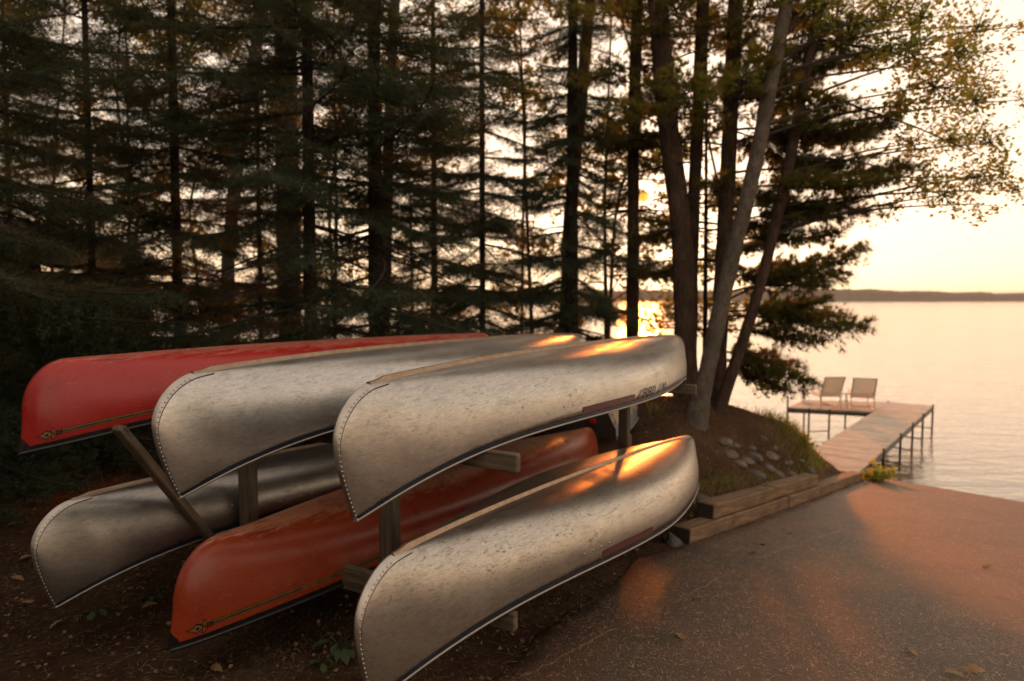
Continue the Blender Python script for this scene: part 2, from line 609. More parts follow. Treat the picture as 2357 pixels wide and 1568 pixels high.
# ------------------------------------------------------------------ canoes
def canoe_profile(sh, dim, n):
    pe, sx, zf, rk, gb = sh
    L, Hm, He, R, ov, B = dim
    zt = -(He - Hm); xe = L / 2; zc = zt + zf * He
    return pe, sx, zf, rk, gb, L, Hm, He, R, ov, B, zt, xe, zc


def canoe_surface(sh, dim, nm=2.9, ne=1.55):
    pe, sx, zf, rk, gb, L, Hm, He, R, ov, B, zt, xe, zc = canoe_profile(sh, dim, 0)
    ua = 0.72

    def Kp(u):
        if u <= ua:
            x = (xe - R) * u / ua
            return x, Hm - rk * (x / xe) ** 3
        zk = Hm - rk * ((xe - R) / xe) ** 3
        w = (u - ua) / (1 - ua)
        if w < 0.6:
            a = w / 0.6 * math.pi / 2
            return xe - R + R * math.sin(a) ** (2 / pe), zc + (zk - zc) * max(math.cos(a), 0) ** (2 / pe)
        tt = (w - 0.6) / 0.4
        return xe - ov * tt ** 1.5, zc + (zt - zc) * tt

    def Gp(u):
        xt = xe - ov
        xa = (xe - R) - 0.16
        x = xa * u / ua if u <= ua else xa + (xt - xa) * ((u - ua) / (1 - ua)) ** 0.8
        s = min(1.0, x / xt)
        return x, B / 2 * max(1 - s ** gb, 0) ** 0.85, zt * s ** sx

    cache = {}

    def S(u, t, side=1, end=1):
        """u 0 middle..1 stem, t 0 keel..1 gunwale (scalar or array)"""
        if u not in cache:
            n = ne + (nm - ne) * (1 - float(sm(0.25, 0.92, np.array(u))))
            cache[u] = (*Kp(u), *Gp(u), n)
        kx, kz, gx, gy, gz, n = cache[u]
        if isinstance(t, np.ndarray):
            a = t * (math.pi / 2)
            y = gy * np.sin(a) ** (2 / n)
            c = np.maximum(np.cos(a), 0) ** (2 / n)
            return np.stack([end * (kx + (gx - kx) * (1 - c) ** 1.1), side * y, gz + (kz - gz) * c], -1)
        a = t * (math.pi / 2)
        y = gy * math.sin(a) ** (2 / n) if t > 0 else 0.0
        c = max(math.cos(a), 0.0) ** (2 / n) if t < 1 else 0.0
        return np.array([end * (kx + (gx - kx) * (1 - c) ** 1.1), side * y, gz + (kz - gz) * c])
    return S


def surf_normal(S, u, t, side, end):
    e = 1e-3
    a = S(min(u + e, 1), t, side, end) - S(max(u - e, 0), t, side, end)
    b = S(u, min(t + e, 1), side, end) - S(u, max(t - e, 0), side, end)
    n = np.cross(a, b); n /= np.linalg.norm(n) + 1e-12
    if n[1] * side < 0 or (abs(n[1]) < 1e-6 and n[2] < 0): n = -n
    return n


def canoe_matrix(q):
    x, y, z, yaw, pit, roll = q
    d = np.array([math.sin(yaw) * math.cos(pit), math.cos(yaw) * math.cos(pit), -math.sin(pit)])
    r = np.array([math.cos(yaw), -math.sin(yaw), 0]); u = np.cross(r, d)
    r2 = r * math.cos(roll) + u * math.sin(roll); u2 = np.cross(r2, d)
    # local axes: x along d, y to the viewer's right (r2), z up; left-handed, so mirror y
    m = Matrix(((d[0], -r2[0], u2[0], x), (d[1], -r2[1], u2[1], y), (d[2], -r2[2], u2[2], z + CZ), (0, 0, 0, 1)))
    return m


VIEW = -1        # local side that faces the camera (mirrored y)
SH_A, DIM_A = (1.818, 5.015, 0.577, 0.062, 1.672), (5.198, 0.373, 0.622, 0.229, 0.11, 0.996)
SH_R, DIM_R = (2.078, 2.603, 0.411, 0.029, 2.588), (5.15, 0.355, 0.55, 0.255, -0.022, 0.917)


def hull_mesh(S, dents, thick=0.004):
    us = np.concatenate([np.linspace(0, 0.72, 30), 0.72 + 0.28 * np.linspace(0, 1, 26)[1:]])
    ts = np.linspace(0, 1, 22)
    allu = [(u, -1) for u in us[::-1]] + [(u, 1) for u in us[1:]]
    allt = [(t, -1) for t in ts[::-1]] + [(t, 1) for t in ts[1:]]
    v = np.array([[S(u, t, s, e) for t, s in allt] for u, e in allu])
    v[..., 1] += 0.0022 * dents * vnoise(v, 6.0, int(dents * 100) % 97)
    nv = len(allt)
    return v.reshape(-1, 3), grid_faces(len(allu), nv)


def patch(S, us, tfun, side, end, off, width_pts):
    """strip laid on the hull: for each u, points at t = tfun(u)[k], lifted by off"""
    v = []
    for u in us:
        for t in tfun(u):
            v.append(S(u, t, side, end) + off * surf_normal(S, u, min(max(t, 0.004), 0.996), side, end))
    return np.array(v), grid_faces(len(us), width_pts)


TS0, TS1 = np.linspace(0, 1, 70), np.linspace(1, 0, 70)


def arc_t(S, u, side, end, dist, from_gun=True):
    """t at a given distance along the section from gunwale or keel"""
    ts = TS1 if from_gun else TS0
    p = S(u, ts, side, end)
    s = np.concatenate([[0], np.cumsum(np.linalg.norm(np.diff(p, axis=0), axis=1))])
    return float(np.interp(dist, s, ts))


def dome(c, n, r):
    n = n / np.linalg.norm(n)
    a = np.cross(n, [0.3, 0.5, 0.8]); a /= np.linalg.norm(a); b = np.cross(n, a)
    v = []
    for rr, h in ((1, 0.0), (0.75, 0.45)):
        for k in range(6):
            an = k * math.pi / 3
            v.append(c + r * rr * (math.cos(an) * a + math.sin(an) * b) + r * h * n)
    v.append(c + r * 0.65 * n)
    f = [(k, (k + 1) % 6, 6 + (k + 1) % 6, 6 + k) for k in range(6)] + [(6 + k, 6 + (k + 1) % 6, 12) for k in range(6)]
    return np.array(v), f


def rail(S, side, off_n, r, u0=0.0, thin=1.0):
    us = np.concatenate([np.linspace(0, 0.72, 34), 0.72 + 0.28 * np.linspace(0, 1, 14)[1:]])
    pts = [S(u, 1.0, side, -1) for u in us[::-1]] + [S(u, 1.0, side, 1) for u in us[1:]]
    pts = np.array(pts); pts[:, 1] += side * off_n
    return tube(pts, r, 6)


PROTO = {}


def make_canoe(q, S, mat, label, group, kind, seed, extras=None):
    root = empty('canoe', mat4=canoe_matrix(q))
    tag(root, label, 'canoe', group)
    if kind in PROTO:                       # same model: copy its parts, new skin on the hull
        def cp(o, par):
            c = o.copy(); COL.objects.link(c); c.parent = par
            if o.name.split('.')[0] == 'hull':
                c.data = o.data.copy(); c.data.materials[0] = mat
            for ch in o.children: cp(ch, c)
        for o in PROTO[kind]: cp(o, root)
        if extras: extras(S, root)
        return root
    v, f = hull_mesh(S, 1.0 if kind == 'alu' else 0.4)
    hull = mesh('hull', v, f, mat, root, True)
    md = hull.modifiers.new('thickness', 'SOLIDIFY'); md.thickness = 0.005; md.offset = 0
    # inner ribs closing the mouth a little: thwarts across the gunwales
    for xf in (-0.32, 0.30):
        u = abs(xf) / 0.9 * 0.72
        a, b = S(u, 1, -1, math.copysign(1, xf)), S(u, 1, 1, math.copysign(1, xf))
        w = box((a + b) / 2 + np.array([0, 0, 0.022]), (0.028, 0, 0), (b - a) / 2 * 0.985, (0, 0, 0.012))
        mesh('thwart', *w, M['alu_trim'] if kind == 'alu' else M['wood'], root)
    if kind == 'alu':
        # keel strip
        vk, fk = [], []
        us = np.linspace(0, 0.735, 40)
        seq = [(u, -1) for u in us[::-1]] + [(u, 1) for u in us[1:]]
        for i, (u, e) in enumerate(seq):
            p = S(u, 0, 1, e)
            taper = 1.0 if 1 < i < len(seq) - 2 else 0.35
            vk += [p + np.array([0, -0.018, -0.003]), p + np.array([0, -0.012, 0.002 + 0.010 * taper]), p + np.array([0, -0.007, 0.004 + 0.018 * taper]),
                   p + np.array([0, 0.007, 0.004 + 0.018 * taper]), p + np.array([0, 0.012, 0.002 + 0.010 * taper]), p + np.array([0, 0.018, -0.003])]
        mesh('keel_strip', np.array(vk), grid_faces(len(seq), 6), M['keel'], root)
        # stem bands with rivets
        for end in (-1, 1):
            us = 0.70 + 0.30 * np.linspace(0, 1, 30)
            pv = []
            for side in (-1, 1):
                def tf(u, side=side):
                    w = 0.034
                    tt = arc_t(S, u, side, end, w, False) if u < 0.995 else 1.0
                    return [0.0, tt * 0.5, tt * 0.97, tt]
                pv.append(patch(S, us[:-1], tf, side, end, 0.0058, 4))
            vv, ff = join(pv)
            band = mesh('stem_band', vv, ff, M['alu_trim'] if kind == 'alu' else mat, root, True)
            sv = []
            for side in (-1, 1):
                sv.append(patch(S, us[:-2], lambda u, s=side: [arc_t(S, u, s, end, 0.0345, False), arc_t(S, u, s, end, 0.0385, False)], side, end, 0.0055, 2))
            mesh('stem_seam', *join(sv), M['letters'], band)
            if True:
                rv = []
                path = []
                for u in 0.74 + 0.255 * np.linspace(0, 1, 160):
                    for side in (VIEW,):
                        tt = min(arc_t(S, u, side, end, 0.026, False), 0.985)
                        path.append((S(u, tt, side, end), surf_normal(S, u, tt, side, end)))
                acc, last = 0.0, None
                for p, n in path:
                    if last is not None: acc += np.linalg.norm(p - last)
                    last = p
                    if acc > 0.021:
                        rv.append(dome(p + n * 0.0055, n, 0.0050)); acc = 0
                vv, ff = join(rv)
                rvo = mesh('rivets', vv, ff, M['alu_trim'], band, True)
                rvo['kind'] = 'stuff'
        # side rivets
        rv = []
        for x, dd in ((-1.62, 0.16), (-1.28, 0.10), (-1.19, 0.10), (-1.10, 0.10), (-1.01, 0.10), (1.05, 0.1), (1.15, 0.1), (1.6, 0.16)):
            u = abs(x) / 2.37 * 0.72; e = math.copysign(1, x)
            t = arc_t(S, u, VIEW, e, dd)
            n = surf_normal(S, u, t, VIEW, e)
            rv.append(dome(S(u, t, VIEW, e) + n * 0.004, n, 0.0065))
        vv, ff = join(rv)
        mesh('seat_rivets', vv, ff, M['alu_trim'], root, True)['kind'] = 'stuff'
        # dark band above the rail and the rail itself
        for side in (-1, 1):
            pv = []
            us = np.linspace(0, 0.985, 60)
            for end in (-1, 1):
                pv.append(patch(S, us, lambda u, s=side, e=end: [arc_t(S, u, s, e, 0.026 * (1 if u < 0.9 else 0.85)), 0.999], side, end, 0.0060, 2))
            vv, ff = join(pv)
            mesh('gunwale_band', vv, ff, M['navy'], root)
            vv, ff = rail(S, side, 0.006, 0.0062)
            mesh('gunwale_rail', vv, ff, M['rail'], root, True)
    else:
        for side in (-1, 1):
            pv = []
            us = np.linspace(0, 0.985, 60)
            for end in (-1, 1):
                pv.append(patch(S, us, lambda u, s=side, e=end: [arc_t(S, u, s, e, 0.034), arc_t(S, u, s, e, 0.031), 0.999], side, end, 0.007, 3))
            vv, ff = join(pv)
            mesh('gunwale_band', vv, ff, M['black'], root)
            vv, ff = rail(S, side, 0.010, 0.011)
            mesh('gunwale_rail', vv, ff, M['black'], root, True)
        for end in (-1, 1):       # black end caps at the stem tips
            pv = []
            for side in (-1, 1):
                us = np.linspace(0.955, 0.998, 8)
                pv.append(patch(S, us, lambda u: [0.0, 0.5, 0.998], side, end, 0.009, 3))
            vv, ff = join(pv)
            mesh('end_cap', vv, ff, M['black'], root)
        gold_decal(S, root)
    PROTO[kind] = list(root.children)
    if extras: extras(S, root)
    return root


def uv_point(S, x, dist, side=VIEW, off=0.003):
    """point on the hull at local x (signed) and given distance above the gunwale"""
    e = 1 if x > 0 else -1
    lo, hi = 0.0, 0.999
    for _ in range(15):
        m = (lo + hi) / 2
        t = arc_t(S, m, side, e, dist)
        if S(m, t, side, e)[0] * e < abs(x): lo = m
        else: hi = m
    t = min(arc_t(S, lo, side, e, dist), 0.995)
    return S(lo, t, side, e) + off * surf_normal(S, lo, t, side, e)


def strip_x(S, x0, x1, d0, d1, n, off):
    v = []
    for x in np.linspace(x0, x1, n):
        v += [uv_point(S, x, d0, off=off), uv_point(S, x, d1, off=off)]
    return np.array(v), grid_faces(n, 2)


def poly_x(S, pts, off):
    """flat decal polygon given as (x, dist) around a centre, fan triangulated"""
    pts = list(pts)
    c = np.mean(pts, axis=0)
    v = [uv_point(S, c[0], c[1], off=off)] + [uv_point(S, a, b, off=off) for a, b in pts]
    n = len(pts)
    return np.array(v), [(0, 1 + i, 1 + (i + 1) % n) for i in range(n)]


def gold_decal(S, root):
    x0 = -2.53
    y0 = 0.080
    dark, gold = [], []
    # twin stripes running aft
    for d, w in ((y0 + 0.007, 0.0052), (y0 - 0.008, 0.0036)):
        dark.append(strip_x(S, x0 + 0.105, 1.9, d - w - 0.002, d + w + 0.002, 40, 0.0030))
        gold.append(strip_x(S, x0 + 0.108, 1.89, d - w + 0.001, d + w - 0.001, 40, 0.0040))
    dark.append(strip_x(S, x0 + 0.105, 1.9, y0 - 0.004, y0 + 0.001, 40, 0.0028))

    def P_(pts, grow, lst, off):
        c = np.mean(pts, axis=0)
        q = [tuple(c + (np.array(p) - c) * grow) for p in pts]
        lst.append(poly_x(S, q, off))
    head = [(x0, y0), (x0 + 0.024, y0 + 0.012), (x0 + 0.034, y0 + 0.026), (x0 + 0.062, y0 + 0.008), (x0 + 0.062, y0 - 0.008), (x0 + 0.034, y0 - 0.026), (x0 + 0.024, y0 - 0.012)]
    P_(head, 1.22, dark, 0.0030); P_(head, 0.92, gold, 0.0040)
    ring = [(x0 + 0.040 + 0.008 * math.cos(a), y0 + 0.008 * math.sin(a)) for a in np.linspace(0, 5.6, 9)]
    P_(ring, 1.0, dark, 0.0048)
    for s in (-1, 1):
        arm = [(x0 + 0.064, y0), (x0 + 0.060, y0 + s * 0.024), (x0 + 0.064, y0 + s * 0.036), (x0 + 0.071, y0 + s * 0.034), (x0 + 0.073, y0 + s * 0.02), (x0 + 0.074, y0)]
        P_(arm, 1.25, dark, 0.0030); P_(arm, 0.8, gold, 0.0040)
    for k in range(3):
        xx = x0 + 0.080 + 0.0095 * k
        dark.append(strip_x(S, xx, xx + 0.0065, y0 - 0.017 + 0.001 * k, y0 + 0.017 - 0.001 * k, 2, 0.0046))
    vv, ff = join(dark)
    d = mesh('emblem_outline', vv, ff, M['black'], root)
    vv, ff = join(gold)
    mesh('emblem_gold', vv, ff, M['gold'], d)


def maroon(S, root):
    v, f = strip_x(S, -1.06, -0.36, 0.030, 0.070, 24, 0.0068)
    v[1] += np.array([0.06, 0, 0]); v[-2] += np.array([-0.03, 0, 0])
    mesh('maroon_decal', v, f, M['maroon'], root)


def reg_letters(S, root):
    """faded registration characters, upside down because the canoe is"""
    cu = bpy.data.curves.new('registration_letters', 'FONT')
    cu.body = 'W7 0887'
    cu.size = 0.1; cu.shear = 0.25; cu.space_character = 1.08
    tmp = bpy.data.objects.new('tmp', cu); COL.objects.link(tmp)
    dg = bpy.context.evaluated_depsgraph_get(); dg.update()
    me = bpy.data.meshes.new_from_object(tmp.evaluated_get(dg))
    bpy.data.objects.remove(tmp)
    co = np.array([v.co[:] for v in me.vertices])
    x1, x0 = 0.36, -0.33
    wd = co[:, 0].max()
    hh = co[:, 1].max()
    out = [uv_point(S, x1 - (x1 - x0) * c[0] / wd, 0.026 + 0.062 * (1 - c[1] / hh), off=0.0068) for c in co]
    me.vertices.foreach_set('co', np.array(out, np.float32).ravel())
    me.update()
    link('registration_letters', me, M['letters'], root)['kind'] = 'stuff'


SA, SR = canoe_surface(SH_A, DIM_A), canoe_surface(SH_R, DIM_R, 2.7, 1.5)
Q = {'C3': [0.5882, 4.8327, -0.7089, 0.5286, 0.0082, 0.0119], 'C6': [0.6857, 4.6826, -1.589, 0.527, 0.0806, 0.0148],
     'C2': [-0.3641, 5.139, -0.7027, 0.501, 0.0114, 0.0364], 'C4': [-1.3915, 5.6919, -1.62, 0.4836, 0.0655, 0.0825],
     'C1': [-1.5277, 5.8954, -0.7167, 0.5241, 0.0122, 0.0162], 'C5': [-0.384, 5.4228, -1.7224, 0.5641, 0.0407, -0.0149]}
GU, GL = 'canoes on the upper tier of the rack', 'canoes on the lower tier of the rack'


def x3(S, root): maroon(S, root); reg_letters(S, root)


make_canoe(Q['C3'], SA, M['alu_upper'], 'upturned aluminium canoe at the front of the upper tier, with maroon stripe and lettering', GU, 'alu', 1, x3)
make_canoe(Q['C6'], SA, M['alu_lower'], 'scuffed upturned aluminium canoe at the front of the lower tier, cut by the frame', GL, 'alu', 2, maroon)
make_canoe(Q['C2'], SA, M['alu_back'], 'upturned aluminium canoe in the middle of the upper tier beside the red one', GU, 'alu', 3)
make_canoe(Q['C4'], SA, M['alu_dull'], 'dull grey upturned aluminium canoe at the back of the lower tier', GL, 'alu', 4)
make_canoe(Q['C1'], SR, M['red'], 'bright red upturned canoe at the back of the upper tier', GU, 'red', 5)
make_canoe(Q['C5'], SR, M['orange'], 'faded orange upturned canoe in the middle of the lower tier', GL, 'red', 6)

# ------------------------------------------------------------------ rack
DV, RV = np.array([math.sin(0.53), math.cos(0.53), 0]), np.array([math.cos(0.53), -math.sin(0.53), 0])
UZ = np.array([0, 0, 1.0])


def RK(d, r, z):       # rack coordinates: along the canoes, across, height relative to the camera
    return DV * d + RV * r + UZ * (z + CZ)


rack = empty('canoe_rack', RK(4.2, -3.0, -2.1))
tag(rack, 'weathered lumber rack with posts, arms and braces carrying six canoes', 'rack')


def rack_piece(name, a, b, w, h, mat, up=UZ):
    """square lumber from a to b in its own local axes so the grain follows it"""
    a, b = np.asarray(a), np.asarray(b)
    L = np.linalg.norm(b - a); x = (b - a) / L
    ref = up if abs(x @ up) < 0.95 else DV
    y = np.cross(ref, x); y /= np.linalg.norm(y); z = np.cross(x, y)
    v, f = box((0, 0, 0), (L / 2, 0, 0), (0, w / 2, 0), (0, 0, h / 2), 0.006)
    o = mesh(name, v, f, mat, rack)
    c = (a + b) / 2 - np.array(rack.location)
    o.matrix_local = Matrix(((x[0], y[0], z[0], c[0]), (x[1], y[1], z[1], c[1]), (x[2], y[2], z[2], c[2]), (0, 0, 0, 1)))
    return o


for d, r0, zt in ((2.66, -1.52, -0.742), (5.78, -1.47, -0.762)):
    rack_piece('upper_arm', RK(d, -4.95, zt - 0.047), RK(d, r0, zt - 0.047), 0.042, 0.092, M['wood'])
    for r in (-2.40 if d < 4 else -2.17, -3.62):
        off = 0.068
        p = RK(d + off, r, 0)
        g = float(ground_z(p[0], p[1]))
        rack_piece('post', np.array([p[0], p[1], g - 0.3]), RK(d + off, r, zt - 0.02), 0.09, 0.09, M['wood'])
for d, zs in ((2.60, (-1.500, -1.655, -1.545)), (5.72, (-1.735, -1.79, -1.735))):
    spans = ((-2.62, -1.50 if d < 4 else -1.45), (-3.72, -2.30), (-4.75, -3.45))
    for (r0, r1), z, dd in zip(spans, zs, (0, 0.035, 0.0)):
        k = 0.0 if dd == 0 else 0.176
        rack_piece('lower_arm', RK(d + k, r0, z - 0.047), RK(d + k, r1, z - 0.047), 0.042, 0.092, M['wood'])
rack_piece('brace', RK(1.98, -3.745, -0.72), RK(2.68, -3.70, -1.80), 0.045, 0.10, M['wood'], RV)
rack_piece('brace', RK(6.50, -3.745, -0.76), RK(5.90, -3.70, -1.80), 0.045, 0.10, M['wood'], RV)
for d, zt in ((2.66, -0.742), (5.78, -0.762)):        # bolt heads where arms meet posts
    for r in (-2.40 if d < 4 else -2.17, -3.62):
        for dz in (-0.028, -0.066):
            c = RK(d - 0.021, r + dz * 0.3, zt + dz) - np.array(rack.location)
            mesh('bolt', *tube([c, c - DV * 0.009], [0.011, 0.010], 8), M['steel'], rack)

# ------------------------------------------------------------------ trees
M['spruce'] = mat_leaf('spruce_needles', (0.026, 0.050, 0.028), (0.058, 0.090, 0.048), (0.14, 0.13, 0.03), 0.32, 1.1)
M['pine'] = mat_leaf('pine_needles', (0.045, 0.070, 0.020), (0.085, 0.110, 0.035), (0.36, 0.30, 0.05), 0.55, 1.3)
M['aspen'] = mat_leaf('aspen_leaves', (0.045, 0.075, 0.018), (0.085, 0.110, 0.030), (0.42, 0.40, 0.06), 0.55, 2.0)
M['under'] = mat_leaf('broad_leaves', (0.060, 0.080, 0.016), (0.140, 0.120, 0.028), (0.36, 0.30, 0.05), 0.55, 0.9)
M['bark_pine'] = mat_bark('pine_bark', (0.036, 0.024, 0.017), (0.110, 0.070, 0.048))
M['bark_dark'] = mat_bark('spruce_bark', (0.022, 0.016, 0.012), (0.062, 0.044, 0.033), 0.4, 34)
M['bark_grey'] = mat_bark('grey_bark', (0.070, 0.056, 0.045), (0.165, 0.135, 0.110), 0.7, 16, 0.6)
M['bark_birch'] = mat_bark('birch_bark', (0.11, 0.10, 0.09), (0.34, 0.32, 0.29), 2.5, 7, 0.4)
M['twig'] = mat_plain('twig_wood', (0.035, 0.025, 0.018), 0.9, 0, 0.3, 10)


def unit(a): return a / (np.linalg.norm(a, axis=-1, keepdims=True) + 1e-9)


def perp_pair(d):
    ref = np.where(np.abs(d[:, 2:3]) < 0.9, np.array([[0, 0, 1.0]]), np.array([[1.0, 0, 0]]))
    a = unit(np.cross(d, ref)); b = np.cross(a, d)
    return a, b


def needles_on(base, d, length, r, step, nl, nw, up=0.25):
    """needle triangles along many straight shoots"""
    n = np.maximum(2, (length / step).astype(int))
    idx = np.repeat(np.arange(len(base)), n)
    tau = r.random(len(idx))
    p = base[idx] + d[idx] * (length[idx] * tau)[:, None]
    a, b = perp_pair(d)
    ang = r.random(len(idx)) * 2 * math.pi
    out = np.cos(ang)[:, None] * a[idx] + (np.sin(ang) * 0.8 + up)[:, None] * b[idx]
    nd = unit(d[idx] * 0.75 + out)
    ln = nl * (0.7 + 0.6 * r.random(len(idx)))
    w = d[idx] * nw * 0.5
    return np.stack([p - w, p + w, p + nd * ln[:, None]], 1)


def stick(a, b, ra, rb, n=3):
    """many thin 3-sided tapered sticks as triangles"""
    d = unit(b - a); s, u = perp_pair(d)
    out = []
    for k in range(n):
        a0, a1 = 2 * math.pi * k / n, 2 * math.pi * (k + 1) / n
        e0 = math.cos(a0) * s + math.sin(a0) * u; e1 = math.cos(a1) * s + math.sin(a1) * u
        ra_, rb_ = np.asarray(ra)[:, None], np.asarray(rb)[:, None]
        out.append(np.stack([a + e0 * ra_, a + e1 * ra_, b + e1 * rb_], 1))
        out.append(np.stack([a + e0 * ra_, b + e1 * rb_, b + e0 * rb_], 1))
    return np.concatenate(out)


def spruce_bough(L, r, spacing=0.052, nl=0.042, nw=0.0120, bare=0.12, droop=0.24):
    s = np.arange(bare, 0.99, spacing / L)
    s = np.repeat(s, 2) + r.normal(0, 0.25 * spacing / L, 2 * len(s))
    s = np.clip(s, 0.05, 0.995)
    side = np.tile([-1.0, 1.0], len(s) // 2)

    def ax(s):
        return np.stack([L * s * (1 - 0.05 * s), 0.05 * L * np.sin(3.0 * s) * s, L * (-droop * s ** 1.35 + droop * 0.55 * s ** 3.2)], -1)
    b0 = ax(s)
    ln = (0.40 * L * (1 - s) ** 0.75 * np.minimum(1, 0.35 + s * 2.2) + 0.07) * (0.6 + 0.7 * r.random(len(s)))
    th = np.radians(48 + 14 * r.random(len(s)))
    d = unit(np.stack([np.cos(th), side * np.sin(th), -0.22 + 0.18 * r.normal(size=len(s))], -1))
    ntl = np.maximum(1, (ln / 0.045).astype(int))
    idx = np.repeat(np.arange(len(s)), ntl)
    tau = r.random(len(idx))
    tb = b0[idx] + d[idx] * (ln[idx] * tau)[:, None]
    tb[:, 2] -= 0.22 * ln[idx] * tau ** 2
    sd = r.choice([-1.0, 1.0], len(idx))
    pa = np.stack([-d[idx][:, 1], d[idx][:, 0], 0 * tau], -1)
    td = unit(d[idx] * 0.75 + pa * sd[:, None] * 0.7 + np.stack([0 * tau, 0 * tau, -0.30 + 0.25 * r.normal(size=len(idx))], -1))
    tl = (0.045 + 0.075 * (1 - tau)) * (0.7 + 0.6 * r.random(len(idx)))
    base = np.concatenate([b0, tb]); dd = np.concatenate([d, td]); ll = np.concatenate([ln, tl])
    leaf = needles_on(base, dd, ll, r, 0.0155, nl, nw, 0.2)
    sa = np.linspace(0, 1, 8); A = ax(sa)
    rad = 0.006 + 0.016 * L / 2 * (1 - sa)
    wood = [stick(A[:-1], A[1:], rad[:-1], rad[1:], 4), stick(b0, b0 + d * (ln * 0.9)[:, None] - np.array([0, 0, 0.12]) * ln[:, None], np.full(len(s), 0.0035), np.full(len(s), 0.0012))]
    return leaf, np.concatenate(wood)


def dead_bough(L, r):
    """bare drooping lower limb with a few twigs"""
    s = r.uniform(0.2, 1, int(9 * L)); side = r.choice([-1.0, 1.0], len(s))

    def ax(s): return np.stack([L * s, 0.08 * L * np.sin(4 * s) * s, L * (-0.30 * s ** 1.4)], -1)
    b0 = ax(s); ln = 0.35 * L * (1 - 0.6 * s) * (0.4 + r.random(len(s)))
    d = unit(np.stack([0.7 + 0 * s, side * 0.7, -0.3 + 0.3 * r.normal(size=len(s))], -1))
    A = ax(np.linspace(0, 1, 9)); rad = 0.004 + 0.013 * (1 - np.linspace(0, 1, 9))
    wood = [stick(A[:-1], A[1:], rad[:-1], rad[1:], 4), stick(b0, b0 + d * ln[:, None], np.full(len(s), 0.004), np.full(len(s), 0.0012))]
    m = r.random(len(s)) < 0.45
    leaf = needles_on((b0 + d * (ln * 0.5)[:, None])[m], d[m], (ln * 0.6)[m], r, 0.02, 0.03, 0.009) if m.any() else np.zeros((0, 3, 3))
    return leaf, np.concatenate(wood)


def pine_bough(L, r, dens=1.0, rise=0.10, bare=0.30, nl=0.095, nw=0.011, wide=0.36):
    s = np.arange(bare, 0.99, 0.062 / L / dens)
    s = np.repeat(s, 2) + r.normal(0, 0.01, 2 * len(s)); s = np.clip(s, 0.05, 1)
    side = np.tile([-1.0, 1.0], len(s) // 2)

    def ax(s):
        return np.stack([L * s, 0.06 * L * np.sin(3.3 * s + 0.5) * s, L * (rise * s - 0.55 * rise * s ** 2 + 0.02 * np.sin(7 * s))], -1)
    b0 = ax(s)
    ln = (wide * L * (1 - s) ** 0.7 + 0.10) * (0.5 + 0.8 * r.random(len(s)))
    th = np.radians(38 + 22 * r.random(len(s)))
    d = unit(np.stack([np.cos(th), side * np.sin(th), 0.06 + 0.20 * r.normal(size=len(s))], -1))
    nt = np.maximum(1, (ln / 0.058).astype(int))
    idx = np.repeat(np.arange(len(s)), nt)
    tau = 0.25 + 0.75 * r.random(len(idx))
    tb = b0[idx] + d[idx] * (ln[idx] * tau)[:, None] + r.normal(0, 0.018, (len(idx), 3))
    tb = np.concatenate([tb, b0 + d * ln[:, None]])
    td = unit(np.concatenate([d[idx], d]) + r.normal(0, 0.35, (len(tb), 3)) + np.array([0.1, 0, 0.22]))
    k = 15
    i2 = np.repeat(np.arange(len(tb)), k)
    a, b = perp_pair(td)
    ang = r.random(len(i2)) * 2 * math.pi; sp = 0.25 + 0.85 * r.random(len(i2))
    nd = unit(td[i2] + (np.cos(ang) * sp)[:, None] * a[i2] + (np.sin(ang) * sp)[:, None] * b[i2])
    le = nl * (0.65 + 0.5 * r.random(len(i2)))
    w = a[i2] * nw * 0.5
    p = tb[i2]
    leaf = np.stack([p - w, p + w, p + nd * le[:, None]], 1)
    sa = np.linspace(0, 1, 9); A = ax(sa); rad = 0.004 + 0.013 * L / 2 * (1 - sa)
    wood = [stick(A[:-1], A[1:], rad[:-1], rad[1:], 4), stick(b0, b0 + d * ln[:, None], np.full(len(s), 0.004), np.full(len(s), 0.0015))]
    return leaf, np.concatenate(wood)


def place(tri, base, az, pitch=0.0, roll=0.0):
    ca, sa, cp, sp, cr, sr = math.cos(az), math.sin(az), math.cos(pitch), math.sin(pitch), math.cos(roll), math.sin(roll)
    Rr = np.array([[1, 0, 0], [0, cr, -sr], [0, sr, cr]])
    Rp = np.array([[cp, 0, -sp], [0, 1, 0], [sp, 0, cp]])
    Rz = np.array([[ca, -sa, 0], [sa, ca, 0], [0, 0, 1]])
    return tri @ (Rz @ Rp @ Rr).T + base


def bough_lib(fn, lens, nvar, seed):
    r = np.random.default_rng(seed)
    return {L: [fn(L, r) for _ in range(nvar)] for L in lens}


LENS = [0.6, 1.0, 1.5, 2.0, 2.6]
LIB_S = bough_lib(spruce_bough, LENS, 3, 11)
LIB_SX = bough_lib(lambda L, r: spruce_bough(L, r, 0.14, 0.07, 0.03), LENS, 2, 12)     # coarser, for crowns above the frame
LIB_D = bough_lib(dead_bough, LENS, 3, 13)
LIB_P = bough_lib(pine_bough, LENS, 3, 14)


def near_len(L): return min(LENS, key=lambda q: abs(q - L))


class Crown:
    def __init__(s): s.leaf, s.wood = [], []

    def add(s, lib, L, r, base, az, pitch=0.0, sc=None):
        k = near_len(L); lf, wd = lib[k][r.integers(len(lib[k]))]
        f = L / k
        roll = r.normal(0, 0.15)
        s.leaf.append(place(lf * f, base, az, pitch, roll)); s.wood.append(place(wd * f, base, az, pitch, roll))

    def arrays(s):
        lf = np.concatenate(s.leaf); wd = np.concatenate(s.wood)
        return np.concatenate([lf, wd]), np.concatenate([np.zeros(len(lf), int), np.ones(len(wd), int)])


